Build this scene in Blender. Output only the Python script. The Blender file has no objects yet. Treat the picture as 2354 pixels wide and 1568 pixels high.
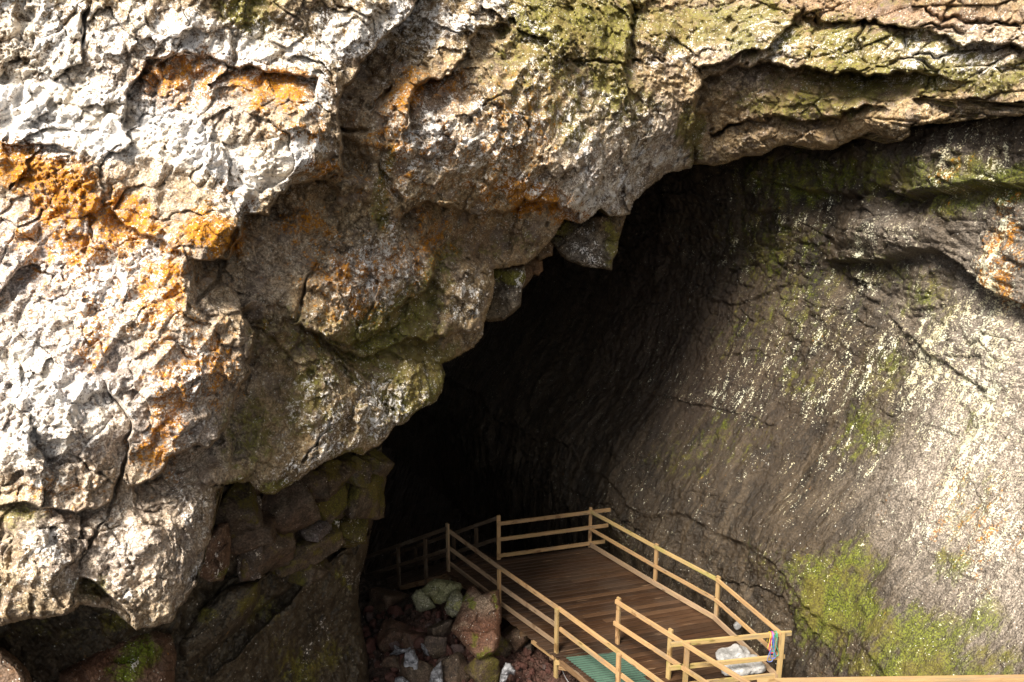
import bpy, bmesh, math, random
import numpy as np
from mathutils import Vector, Matrix

random.seed(7)
S = bpy.context.scene
COL = S.collection

# ------------------------------------------------------------------ camera
F, PITCH, HC = 1800.0, math.atan((784 - 343) / 1800.0), 10.5
CX, CY = 1176.5, 784.0
CP, SP = math.cos(PITCH), math.sin(PITCH)
cam_d = bpy.data.cameras.new('camera'); cam = bpy.data.objects.new('camera', cam_d); COL.objects.link(cam)
cam.location = (0, 0, HC); cam.rotation_euler = (math.pi / 2 - PITCH, 0, 0)
cam_d.sensor_width = 36; cam_d.lens = 36 * F / 2353.0; cam_d.clip_end = 500
S.camera = cam


def ray(x, y):
    u = (np.asarray(x, float) - CX) / F; v = -(np.asarray(y, float) - CY) / F
    return np.stack([u, CP + v * SP, -SP + v * CP], -1)


def pt(x, y, d):
    return ray(x, y) * np.asarray(d, float)[..., None] + np.array([0, 0, HC])


def at_z(x, y, z):
    r = ray(x, y); return np.array([0, 0, HC]) + r * ((z - HC) / r[2])


def proj(P):
    d = P - np.array([0, 0, HC])
    Z = d[..., 1] * CP - d[..., 2] * SP
    Y = d[..., 1] * SP + d[..., 2] * CP
    Zs = np.where(Z > .5, Z, .5)
    return CX + F * d[..., 0] / Zs, CY - F * Y / Zs, Z


# ------------------------------------------------------------------ noise (numpy)
def _hash(ix, iy, iz, seed):
    h = (ix.astype(np.uint32) * np.uint32(374761393) + iy.astype(np.uint32) * np.uint32(668265263)
         + iz.astype(np.uint32) * np.uint32(2147483647) + np.uint32((seed * 974634777) & 0xffffffff))
    h = (h ^ (h >> np.uint32(13))) * np.uint32(1274126177)
    h = (h ^ (h >> np.uint32(16))) * np.uint32(2246822519)
    return h ^ (h >> np.uint32(15))


_G = np.array([(1, 1, 0), (-1, 1, 0), (1, -1, 0), (-1, -1, 0), (1, 0, 1), (-1, 0, 1), (1, 0, -1), (-1, 0, -1),
               (0, 1, 1), (0, -1, 1), (0, 1, -1), (0, -1, -1), (1, 1, 0), (-1, 1, 0), (0, -1, 1), (0, -1, -1)], np.float32)


def gn(P, s=1.0, seed=0):
    """gradient noise, about -1..1; s = feature size in metres"""
    p = (P / s).astype(np.float32) + np.float32(517.3)
    i = np.floor(p).astype(np.int32); f = p - i
    w = f * f * f * (f * (f * 6 - 15) + 10)
    out = np.zeros(len(p), np.float32)
    for dx in (0, 1):
        wx = w[:, 0] if dx else 1 - w[:, 0]
        for dy in (0, 1):
            wy = w[:, 1] if dy else 1 - w[:, 1]
            for dz in (0, 1):
                wz = w[:, 2] if dz else 1 - w[:, 2]
                g = _G[_hash(i[:, 0] + dx, i[:, 1] + dy, i[:, 2] + dz, seed) & np.uint32(15)]
                out += wx * wy * wz * (g[:, 0] * (f[:, 0] - dx) + g[:, 1] * (f[:, 1] - dy) + g[:, 2] * (f[:, 2] - dz))
    return out


def fbm(P, s, n=4, gain=.5, seed=0):
    o = np.zeros(len(P), np.float32); a = 1.0
    for k in range(n):
        o += a * gn(P, s / 2 ** k, seed + k * 17); a *= gain
    return o


def billow(P, s, seed=0):
    return 1 - 2.2 * np.abs(gn(P, s, seed))          # rounded bumps? crease where noise crosses 0


def puff(P, s, seed=0):
    return 2.2 * np.abs(gn(P, s, seed)) - .45        # cauliflower: round tops, sharp creases


def worley(P, s, seed=0):
    p = (P / s).astype(np.float32) + np.float32(211.7)
    i = np.floor(p).astype(np.int32); f = p - i
    F1 = np.full(len(p), 9, np.float32); F2 = F1.copy(); ID = np.zeros(len(p), np.uint32)
    V = np.zeros((len(p), 3), np.float32)
    for dx in (-1, 0, 1):
        for dy in (-1, 0, 1):
            for dz in (-1, 0, 1):
                h = _hash(i[:, 0] + dx, i[:, 1] + dy, i[:, 2] + dz, seed)
                q = np.stack([dx + ((h & np.uint32(1023)) / 1023.), dy + (((h >> np.uint32(10)) & np.uint32(1023)) / 1023.),
                              dz + (((h >> np.uint32(20)) & np.uint32(1023)) / 1023.)], -1).astype(np.float32) - f
                d = np.sqrt((q * q).sum(1))
                c = d < F1
                F2 = np.where(c, F1, np.minimum(F2, d)); F1 = np.where(c, d, F1)
                ID = np.where(c, h, ID); V[c] = q[c]
    return F1, F2, ID, V


def facets(P, s, seed=0, tilt=.6):
    """broken planar faces: every cell a plane with its own tilt and offset, in units of s"""
    F1, F2, ID, V = worley(P, s, seed)
    r = lambda k: (((ID >> np.uint32(k)) & np.uint32(255)).astype(np.float32) / 127.5 - 1)
    return tilt * (r(1) * V[:, 0] + r(7) * V[:, 1] + r(13) * V[:, 2]) + .35 * r(19), F2 - F1


def sst(a, b, x):
    t = np.clip((x - a) / (b - a), 0, 1); return t * t * (3 - 2 * t)


# ------------------------------------------------------------------ traced lines (D pixels)
def seg_dist(x, y, line):
    """distance, side (>0 = right-hand side of travel, i.e. below a left-to-right line), arc position 0..1 and length"""
    L = np.asarray(line, float); best = np.full(len(x), 1e9); side = np.zeros(len(x)); arc = np.zeros(len(x))
    nx = np.zeros(len(x)); ny = np.zeros(len(x))
    ln = np.hypot(*(L[1:] - L[:-1]).T); cum = np.concatenate([[0], np.cumsum(ln)])
    for k in range(len(L) - 1):
        ax, ay = L[k]; dx, dy = L[k + 1] - L[k]; q = dx * dx + dy * dy + 1e-9
        t = np.clip(((x - ax) * dx + (y - ay) * dy) / q, 0, 1)
        qx = ax + t * dx; qy = ay + t * dy
        d = np.hypot(x - qx, y - qy); c = d < best
        best[c] = d[c]; side[c] = (dx * (y - ay) - dy * (x - ax))[c]; arc[c] = (cum[k] + t * ln[k])[c]
        nx[c] = qx[c]; ny[c] = qy[c]
    return best, np.sign(side), arc, cum[-1], nx, ny


def lip(x, y, line, drop, L, bulge=0, Lb=40, w=4.5, end=35):
    """an overhang: past the line the face steps back by drop metres and recovers over L px; before it the rock swells"""
    A = np.asarray(line, float); m = 3.2 * max(L, Lb)
    sel = (x > A[:, 0].min() - m) & (x < A[:, 0].max() + m) & (y > A[:, 1].min() - m) & (y < A[:, 1].max() + m)
    out = np.zeros(len(x))
    if not sel.any(): return out
    d, sd, arc, tot, _, _ = seg_dist(x[sel], y[sel], line)
    tp = sst(0, end, arc) * sst(0, end, tot - arc)
    rec = drop * sst(0, w, d) * np.exp(-(d / L) ** 1.3)
    out[sel] = np.where(sd > 0, rec, -bulge * np.exp(-(d / Lb) ** 1.2)) * tp
    return out


def crack(x, y, line, depth, w=4, end=20):
    A = np.asarray(line, float); m = 5 * w
    sel = (x > A[:, 0].min() - m) & (x < A[:, 0].max() + m) & (y > A[:, 1].min() - m) & (y < A[:, 1].max() + m)
    out = np.zeros(len(x))
    if not sel.any(): return out
    d, sd, arc, tot, _, _ = seg_dist(x[sel], y[sel], line)
    out[sel] = depth * np.exp(-(d / w) ** 2) * sst(0, end, arc) * sst(0, end, tot - arc)
    return out


def ell(x, y, cx, cy, rx, ry, ang=0, p=2.0):
    a = math.radians(ang); c, s = math.cos(a), math.sin(a)
    u = ((x - cx) * c + (y - cy) * s) / rx; v = (-(x - cx) * s + (y - cy) * c) / ry
    return np.exp(-(u * u + v * v) ** (p / 2) * .9)


def blobs(x, y, L):
    o = np.zeros(len(x))
    for b in L:
        e = ell(x, y, b[0], b[1], b[2], b[3], b[4], 2.6) * b[5]
        o = np.maximum(o, e) + .35 * np.minimum(o, e)
    return np.clip(o, 0, 1)


def tps(ctrl):
    C = np.array(ctrl, float); X = C[:, :2] / 500.; n = len(C)
    def k(r2): return np.where(r2 > 0, .5 * r2 * np.log(r2 + 1e-12), 0)
    K = k(((X[:, None] - X[None]) ** 2).sum(-1)) + np.eye(n) * .02
    Pm = np.c_[np.ones(n), X]; A = np.block([[K, Pm], [Pm.T, np.zeros((3, 3))]])
    wv = np.linalg.solve(A, np.r_[C[:, 2], 0, 0, 0])
    def f(x, y):
        q = np.stack([x, y], -1) / 500.; o = wv[n] + q @ wv[n + 1:]
        for j in range(n):
            o = o + wv[j] * k(((q - X[j]) ** 2).sum(-1))
        return o
    return f


def rough_poly(P, amp, seed, step=5, closed=True):
    P = np.asarray(P, float); Q = np.vstack([P, P[:1]]) if closed else P
    out = []
    for a, b in zip(Q[:-1], Q[1:]):
        n = max(1, int(np.hypot(*(b - a)) / step))
        for i in range(n): out.append(a + (b - a) * i / n)
    if not closed: out.append(Q[-1])
    R = np.array(out); Z = np.c_[R, np.zeros(len(R))]
    for s, a in ((60, 1.), (26, .7), (11, .45)):
        R = R + amp * a * np.stack([gn(Z, s, seed), gn(Z, s, seed + 5)], -1)
    return R


def inside(xs, ys, poly):
    """grid mask by scan lines"""
    x1, y1 = poly[:, 0], poly[:, 1]; x2, y2 = np.roll(x1, -1), np.roll(y1, -1)
    M = np.zeros((len(ys), len(xs)), bool)
    for r, y in enumerate(ys):
        c = (y1 <= y) != (y2 <= y)
        if not c.any(): continue
        xc = np.sort(x1[c] + (y - y1[c]) * (x2[c] - x1[c]) / (y2[c] - y1[c]))
        M[r] = np.searchsorted(xc, xs) % 2 == 1
    return M


# ------------------------------------------------------------------ object helpers
def tag(o, label, cat, group=None, kind=None):
    if label: o['label'] = label
    if cat: o['category'] = cat
    if group: o['group'] = group
    if kind: o['kind'] = kind
    return o


def empty(name, loc, rz=0):
    o = bpy.data.objects.new(name, None); COL.objects.link(o); o.location = loc; o.rotation_euler = (0, 0, rz)
    o.empty_display_size = .2
    return o


def np_mesh(name, V, Fc, mat, attrs=None, smooth=True, parent=None):
    me = bpy.data.meshes.new(name)
    V = np.asarray(V, np.float32); Fc = np.asarray(Fc, np.int32)
    k = Fc.shape[1]
    me.vertices.add(len(V)); me.vertices.foreach_set('co', V.ravel())
    me.loops.add(Fc.size); me.loops.foreach_set('vertex_index', Fc.ravel())
    me.polygons.add(len(Fc)); me.polygons.foreach_set('loop_start', np.arange(0, Fc.size, k, dtype=np.int32))
    me.polygons.foreach_set('use_smooth', np.full(len(Fc), smooth))
    for n, A in (attrs or {}).items():
        at = me.attributes.new(n, 'FLOAT_COLOR', 'POINT')
        C = np.ones((len(V), 4), np.float32); C[:, :A.shape[1]] = A
        at.data.foreach_set('color', C.ravel())
    me.update(calc_edges=True); me.validate()
    me.materials.append(mat)
    o = bpy.data.objects.new(name, me); COL.objects.link(o)
    if parent: o.parent = parent
    return o


def bm_obj(name, bm, mat, parent=None, smooth=False):
    me = bpy.data.meshes.new(name); bm.normal_update(); bm.to_mesh(me); bm.free()
    if smooth: me.polygons.foreach_set('use_smooth', np.full(len(me.polygons), True))
    me.materials.append(mat)
    o = bpy.data.objects.new(name, me); COL.objects.link(o)
    if parent: o.parent = parent
    return o


# ------------------------------------------------------------------ materials
class N:
    def __init__(s, name):
        s.m = bpy.data.materials.new(name); s.m.use_nodes = True; s.t = s.m.node_tree; s.t.nodes.clear()
        s.out = s.add('ShaderNodeOutputMaterial'); s.b = s.add('ShaderNodeBsdfPrincipled')
        s.t.links.new(s.b.outputs[0], s.out.inputs[0])
    def add(s, k, **kw):
        n = s.t.nodes.new(k)
        for a, v in kw.items(): setattr(n, a, v)
        return n
    def put(s, sock, v):
        if isinstance(v, bpy.types.NodeSocket): s.t.links.new(v, sock)
        elif v is not None:
            if isinstance(v, tuple) and len(v) == 3 and sock.type == 'RGBA': v = v + (1,)
            sock.default_value = v
    def math(s, op, a, b=None, c=None, clamp=False):
        n = s.add('ShaderNodeMath', operation=op, use_clamp=clamp)
        for i, v in enumerate((a, b, c)): s.put(n.inputs[i], v)
        return n.outputs[0]
    def ss(s, x, lo, hi, a=0., b=1.):
        n = s.add('ShaderNodeMapRange', interpolation_type='SMOOTHSTEP')
        for i, v in enumerate((x, lo, hi, a, b)): s.put(n.inputs[i], v)
        return n.outputs[0]
    def mix(s, f, a, b, mode='MIX'):
        n = s.add('ShaderNodeMix', data_type='RGBA', blend_type=mode)
        s.put(n.inputs[0], f); s.put(n.inputs[6], a); s.put(n.inputs[7], b)
        return n.outputs[2]
    def noise(s, co, scale, detail=6, rough=.6, dist=0., out=0):
        n = s.add('ShaderNodeTexNoise'); s.put(n.inputs['Vector'], co)
        for k, v in (('Scale', scale), ('Detail', detail), ('Roughness', rough), ('Distortion', dist)): s.put(n.inputs[k], v)
        return n.outputs[out]
    def voro(s, co, scale, feat='F1', rand=1., out=0):
        n = s.add('ShaderNodeTexVoronoi', feature=feat); s.put(n.inputs['Vector'], co)
        s.put(n.inputs['Scale'], scale); s.put(n.inputs['Randomness'], rand)
        return n.outputs[out]
    def pos(s): return s.add('ShaderNodeNewGeometry').outputs['Position']
    def obj(s): return s.add('ShaderNodeTexCoord').outputs['Object']
    def mapv(s, v, scale=(1, 1, 1), rot=(0, 0, 0), loc=(0, 0, 0)):
        n = s.add('ShaderNodeMapping'); s.put(n.inputs[0], v)
        n.inputs['Scale'].default_value = scale; n.inputs['Rotation'].default_value = rot; n.inputs['Location'].default_value = loc
        return n.outputs[0]
    def attr(s, name):
        n = s.add('ShaderNodeAttribute', attribute_name=name); q = s.add('ShaderNodeSeparateColor')
        s.t.links.new(n.outputs['Color'], q.inputs[0]); return q.outputs
    def bump(s, h, strength, dist, normal=None):
        n = s.add('ShaderNodeBump'); s.put(n.inputs['Height'], h); n.inputs['Strength'].default_value = strength
        n.inputs['Distance'].default_value = dist
        if normal is not None: s.put(n.inputs['Normal'], normal)
        return n.outputs[0]


def rock_mat(name, dark, mid, light, red=(.10, .045, .03), streak=None, rough=(.65, .9), spec=.3, lich=(.80, .775, .75),
             moss_a=(.115, .105, .020), moss_b=(.23, .22, .045), orange=(.60, .275, .03), wscale=7., local=False, bumpd=.02, wt=(.80, .44), dotd=.3, greyc=(1.05, .97, .97), tint=None):
    """m1 = lichen white, orange, moss; m2 = grey-light tone, red tone, height (raised parts carry the lichen)"""
    n = N(name); P = n.obj() if local else n.pos()
    a = n.attr('m1'); c = n.attr('m2')
    n1 = n.noise(P, 1.5, 3, .6); n2 = n.noise(P, 7., 3, .7); n3 = n.noise(P, 30., 1.5, .7)
    if streak:
        sv = n.add('ShaderNodeVectorMath', operation='MULTIPLY'); sa = n.add('ShaderNodeAttribute', attribute_name='m3'); n.put(sv.inputs[0], sa.outputs['Vector']); sv.inputs[1].default_value = streak
        sw = n.add('ShaderNodeVectorMath', operation='ADD'); sc = n.add('ShaderNodeVectorMath', operation='SCALE')
        n.put(sc.inputs[0], n.noise(P, 2.2, 3, .5, out=1)); sc.inputs['Scale'].default_value = .9; n.put(sw.inputs[0], sv.outputs[0]); n.put(sw.inputs[1], sc.outputs[0]); SV = sw.outputs[0]
        ns = n.noise(SV, 1., 4, .68)
    else: ns = n2
    cr = n.math('SUBTRACT', c[2], .5)                                   # raised / sunk grain of the surface
    base = n.mix(n.ss(n1, .36, .60), dark, mid)
    base = n.mix(n.ss(ns, .42, .64, 0, .85), base, light)
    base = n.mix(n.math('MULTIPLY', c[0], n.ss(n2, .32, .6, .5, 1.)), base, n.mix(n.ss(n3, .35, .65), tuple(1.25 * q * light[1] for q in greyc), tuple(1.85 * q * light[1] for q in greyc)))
    base = n.mix(n.math('MULTIPLY', c[1], n.ss(n2, .3, .65, .3, .95)), base, red)
    pit = n.ss(n.math('ADD', n.voro(P, 30.), n.math('MULTIPLY', n3, .3)), .20, .36)
    base = n.mix(n.math('MULTIPLY', n.math('SUBTRACT', 1., pit), .5), base, tuple(.25 * v for v in dark))
    base = n.mix(1., base, n_comb(n, n.ss(n3, .3, .7, .62, 1.38)), 'MULTIPLY')
    if tint: base = n.mix(n.ss(n.noise(P, 3.3, 3, .6), .50, .64, 0., .55), base, tint)
    n4 = n.noise(n.mapv(SV if streak else P, (1, 1, 1), (0, 0, 0), (7, 3, 1)), 1.15 if streak else 5., 4, .74)
    n5 = n.noise(n.mapv(SV if streak else P, (1, 1, 1), (0, 0, 0), (-4, 9, 2)), 1.7 if streak else wscale, 4, .76)
    # moss: a soft film plus thick tufts
    mth = n.math('SUBTRACT', .78, n.math('MULTIPLY', a[2], .62))
    mf = n.math('MULTIPLY', n.ss(n.math('SUBTRACT', n.math('ADD', n.math('MULTIPLY', n4, .6), n.math('MULTIPLY', n2, .4)), mth), -.09, .09), n.ss(n3, .28, .62, .45, 1.))
    mcol = n.mix(n.ss(n3, .35, .65), moss_a, moss_b)
    mcol = n.mix(n.ss(n1, .42, .62, 0, .6), mcol, (.15, .115, .03))
    base = n.mix(n.math('MULTIPLY', mf, .9), base, mcol)
    # orange lichen
    oth = n.math('SUBTRACT', .715, n.math('MULTIPLY', a[1], .36))
    no = n.math('ADD', n.math('ADD', n.math('MULTIPLY', n4, .55), n.math('MULTIPLY', n.noise(P, 17., 2, .72), .45)), n.math('MULTIPLY', cr, .10))
    of = n.math('MULTIPLY', n.ss(n.math('SUBTRACT', no, oth), -.085, .06), n.ss(n.math('ADD', n3, n.math('MULTIPLY', cr, .3)), .30, .55, .35, 1.))
    base = n.mix(of, base, n.mix(n.ss(n3, .35, .65), tuple(q * w for q, w in zip(orange, (.62, .5, .6))), orange))
    # crust lichen: patches of grains, with bare rock between the grains
    wth = n.math('SUBTRACT', wt[0], n.math('MULTIPLY', a[0], wt[1]))
    grain = n.math('ADD', n.math('MULTIPLY', n.math('SUBTRACT', n3, .5), .75), n.math('MULTIPLY', n.math('SUBTRACT', n2, .5), .35))
    nw = n.math('ADD', n.math('ADD', n5, grain), n.math('MULTIPLY', cr, .22))
    nw = n.math('ADD', nw, n.ss(n.voro(P, 21.), .12, .34, .10, 0.))
    wf = n.ss(n.math('SUBTRACT', nw, wth), -.05, .05)
    wcol = n.mix(n.ss(n1, .4, .62), lich, tuple(v * q for v, q in zip(lich, (.93, .865, .76))))
    base = n.mix(n.math('MULTIPLY', wf, .96), base, wcol)
    # scattered small cream dots
    dm = n.ss(n.noise(P, 2.6, 2, .65), .46, .60, 0., dotd)
    vd = n.add('ShaderNodeTexVoronoi'); n.put(vd.inputs['Vector'], P); vd.inputs['Scale'].default_value = 24.
    vs_ = n.add('ShaderNodeSeparateColor'); n.put(vs_.inputs[0], vd.outputs['Color'])
    df = n.math('MULTIPLY', n.ss(vd.outputs['Distance'], .16, .30, 1., 0.), n.math('GREATER_THAN', dm, vs_.outputs[0]))
    base = n.mix(n.math('MULTIPLY', df, .9), base, n.mix(vs_.outputs[1], (.62, .58, .44), (.80, .80, .76)))
    n.put(n.b.inputs['Base Color'], base)
    cover = n.math('MAXIMUM', n.math('MAXIMUM', mf, wf), of)
    r = n.ss(n2, .35, .65, rough[0], rough[1])
    n.put(n.b.inputs['Roughness'], n.math('MAXIMUM', r, n.math('MULTIPLY', cover, .9)))
    n.put(n.b.inputs['Specular IOR Level'], n.math('MULTIPLY', spec, n.math('SUBTRACT', 1., n.math('MULTIPLY', cover, .8))))
    h = n.math('ADD', n.noise(P, 13., 4, .76), n.math('MULTIPLY', n.voro(P, 38.), .28))
    if streak: h = n.math('ADD', h, n.math('MULTIPLY', n.math('ADD', n.noise(SV, 2.2, 3, .7), n.math('MULTIPLY', n.noise(SV, 7., 1, .6), .35)), 1.1))
    n.put(n.b.inputs['Normal'], n.bump(h, 1., bumpd))
    return n.m


def n_comb(n, f):
    q = n.add('ShaderNodeCombineColor')
    for i in range(3): n.put(q.inputs[i], f)
    return q.outputs[0]


M_CLIFF = rock_mat('cliff_rock', (.135, .094, .050), (.345, .24, .125), (.51, .40, .25), red=(.24, .135, .09), wscale=6.5, bumpd=.05, dotd=.6, wt=(.765, .43), tint=(.25, .195, .16))
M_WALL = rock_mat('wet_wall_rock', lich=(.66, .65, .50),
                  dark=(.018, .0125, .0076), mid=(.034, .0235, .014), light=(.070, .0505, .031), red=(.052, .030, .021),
                  streak=(5., 0, 1.1), rough=(.32, .62), spec=.4, wscale=8., bumpd=.045, dotd=.13, wt=(.80, .42), greyc=(3.8, 3.25, 2.7),  # greyc: pale beige, carries the daylight painted on the right side
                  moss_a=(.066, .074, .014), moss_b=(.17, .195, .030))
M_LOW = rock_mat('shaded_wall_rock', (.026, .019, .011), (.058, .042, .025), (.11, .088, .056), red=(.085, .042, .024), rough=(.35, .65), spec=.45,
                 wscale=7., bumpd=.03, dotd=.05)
M_STONE = rock_mat('boulder_rock', (.038, .027, .018), (.08, .056, .036), (.14, .105, .072), red=(.11, .048, .03), rough=(.5, .8), spec=.3,
                   wscale=8., local=True, bumpd=.022, dotd=.03, moss_a=(.075, .07, .014), moss_b=(.15, .135, .032))
M_RUBBLE = rock_mat('red_scoria', (.055, .026, .018), (.11, .050, .036), (.17, .095, .075), red=(.13, .05, .04), rough=(.5, .8), spec=.3,
                    wscale=8., local=True, bumpd=.012, dotd=0.)


# ------------------------------------------------------------------ relief sheets
def wrap_edges(V, Fc, keep_dir, lens, jit, seed, shrink=None):
    """extend the open border of a sheet backwards into the rock, ring by ring"""
    E = np.concatenate([Fc[:, [0, 1]], Fc[:, [1, 2]], Fc[:, [2, 3]], Fc[:, [3, 0]]])
    key = np.sort(E, 1); kk = key[:, 0].astype(np.int64) * (len(V) + 1) + key[:, 1]
    _, inv, cnt = np.unique(kk, return_inverse=True, return_counts=True)
    B = E[cnt[inv] == 1]
    ids = np.unique(B); mp = np.full(len(V), -1); mp[ids] = np.arange(len(ids))
    Vs = [V]; Fs = [Fc]; prev = ids; base = V[ids]; off = len(V)
    for k, l in enumerate(lens):
        d = np.array(keep_dir(l), float)
        Q = base + d
        if shrink: Q = Q + (base.mean(0) - base) * shrink[k]
        j = min(jit * l, .9)
        Q = Q + j * np.stack([gn(Q, 2.1, seed + k), gn(Q, 2.1, seed + 31 + k) * .3, gn(Q, 2.1, seed + 61 + k)], -1)
        Vs.append(Q); cur = np.arange(len(ids)) + off; off += len(ids)
        a = mp[B[:, 0]]; b = mp[B[:, 1]]
        Fs.append(np.stack([prev[b], prev[a], cur[a], cur[b]], -1)); prev = cur
    return np.concatenate(Vs), np.concatenate(Fs), len(ids)


def relief(name, xs, ys, poly, depth_fn, mask_fn, mat, wrap=lambda l: (-.25 * l, l, .06 * l), lens=(.12, .4, 1, 2.5, 6, 14, 26), jit=.25,
           rough=3., seed=1, edge_round=(26, .5), parent=None, shrink=None):
    poly = rough_poly(poly, rough, seed)
    M = inside(xs, ys, poly)
    gx, gy = np.meshgrid(xs, ys)
    q = M[:-1, :-1] & M[1:, :-1] & M[1:, 1:] & M[:-1, 1:]
    used = np.zeros(M.shape, bool)
    used[:-1, :-1] |= q; used[1:, :-1] |= q; used[1:, 1:] |= q; used[:-1, 1:] |= q
    idx = np.full(M.shape, -1); idx[used] = np.arange(used.sum())
    x = gx[used].copy(); y = gy[used].copy()
    # distance to the outline, only near it
    near = np.zeros(M.shape, bool); R = int(edge_round[0] / 2.2) + 2
    bd = used & ~(np.pad(used, 1)[2:, 1:-1] & np.pad(used, 1)[:-2, 1:-1] & np.pad(used, 1)[1:-1, 2:] & np.pad(used, 1)[1:-1, :-2])
    near = bd.copy()
    for _ in range(R):
        pd = np.pad(near, 1); near = pd[2:, 1:-1] | pd[:-2, 1:-1] | pd[1:-1, 2:] | pd[1:-1, :-2] | near
    nr = near[used]; dist = np.full(len(x), 1e3)
    cl = np.vstack([poly, poly[:1]])
    d, sd, arc, tot, nx, ny = seg_dist(x[nr], y[nr], cl); dist[nr] = d
    bi = bd[used]; bsel = np.zeros(len(x), bool); bsel[bi] = True
    sub = bsel[nr] & (d < 4.5)
    ii = np.where(nr)[0][sub]; x[ii] = nx[sub]; y[ii] = ny[sub]; dist[ii] = 0
    dep, hh = depth_fn(x, y, dist)
    t = np.clip(dist / edge_round[0], 0, 1)
    dep = dep + edge_round[1] * (1 - np.sqrt(np.clip(1 - (1 - t) ** 2, 0, 1)))
    V = pt(x, y, dep)
    m1, m2 = mask_fn(x, y, V, hh)
    r, c = np.where(q)
    Fc = np.stack([idx[r, c], idx[r + 1, c], idx[r + 1, c + 1], idx[r, c + 1]], -1)
    nv = len(V)
    if lens:
        V, Fc, nb = wrap_edges(V, Fc, wrap, lens, jit, seed, shrink)
        ext = np.zeros((len(V) - nv, 3)); ext[:, 2] = .4; e2 = np.zeros((len(V) - nv, 3)); e2[:, 2] = .4
        m1 = np.concatenate([m1, ext]); m2 = np.concatenate([m2, e2])
    return np_mesh(name, V, Fc, mat, dict(m1=m1, m2=m2), parent=parent)


def axis(a, lo, hi, b, fine=2.2, coarse=11.):
    L = np.arange(lo - coarse, a, -coarse)[::-1]; Hh = np.arange(hi + coarse, b, coarse)
    return np.concatenate([L, np.arange(lo, hi, fine), Hh])


# ================================================================== CLIFF
CLIFF_BASE = tps([(-500, -300, 10.0), (0, 0, 10.3), (0, 800, 9.6), (0, 1437, 9.2), (310, 1449, 9.5), (490, 1130, 10.6), (620, 1130, 11.3),
                  (1020, 900, 13.8), (1120, 740, 14.6), (1405, 560, 15.9), (1450, 490, 16.0), (1590, 385, 17.6), (770, 300, 10.9), (600, 700, 10.7),
                  (1180, 0, 13.5), (1180, 300, 13.0), (1500, 0, 15.7), (1500, 300, 15.3), (1850, -20, 15.6), (1850, 140, 14.7), (1750, 350, 17.0), (2000, 320, 15.1), (2050, 0, 14.2),
                  (2353, 265, 12.2), (2353, 0, 12.2), (2900, 0, 9.4), (2900, 250, 9.4), (2353, -380, 12.8), (1500, -380, 17.0), (800, -380, 11.2), (2900, -380, 10.0), (1850, -380, 16.4), (-500, 1600, 9.0), (850, 850, 12.6), (700, 1000, 11.6),
                  (300, 300, 10.3), (400, 900, 9.9), (1000, 550, 13.4), (1250, 480, 14.2), (950, 100, 11.8)])

CLIFF_POLY = [(-520, -380), (2900, -380), (2900, 190), (2500, 245), (2353, 265), (2290, 270), (2216, 280), (2151, 282), (2091, 290), (2089, 312), (2066, 328),
              (2041, 316), (2001, 306), (1961, 321), (1926, 340), (1876, 345), (1838, 338), (1801, 336), (1751, 356), (1706, 361), (1676, 371), (1640, 382),
              (1606, 381), (1596, 350), (1590, 385), (1545, 397), (1530, 406), (1505, 422), (1482, 440), (1457, 465), (1450, 494),
              (1402, 500), (1385, 478), (1360, 500), (1335, 515), (1300, 505), (1275, 545), (1262, 560),
              (1240, 585), (1215, 605), (1165, 618), (1132, 622), (1138, 650), (1128, 700), (1112, 740), (1110, 770), (1090, 800),
              (1060, 816), (1016, 840), (1024, 862), (1020, 900), (1000, 925), (965, 942), (937, 968), (908, 985), (896, 1000), (870, 1022), (835, 1042), (808, 1038), (770, 1052),
              (700, 1092), (628, 1140), (600, 1132), (572, 1108), (545, 1112), (520, 1118), (495, 1132), (494, 1180), (487, 1235), (466, 1290), (455, 1340),
              (430, 1372), (392, 1430), (365, 1438), (312, 1449), (290, 1430), (270, 1413), (247, 1398), (215, 1394), (188, 1392),
              (172, 1408), (150, 1413), (80, 1421), (0, 1438), (-120, 1470), (-520, 1520)]

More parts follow.
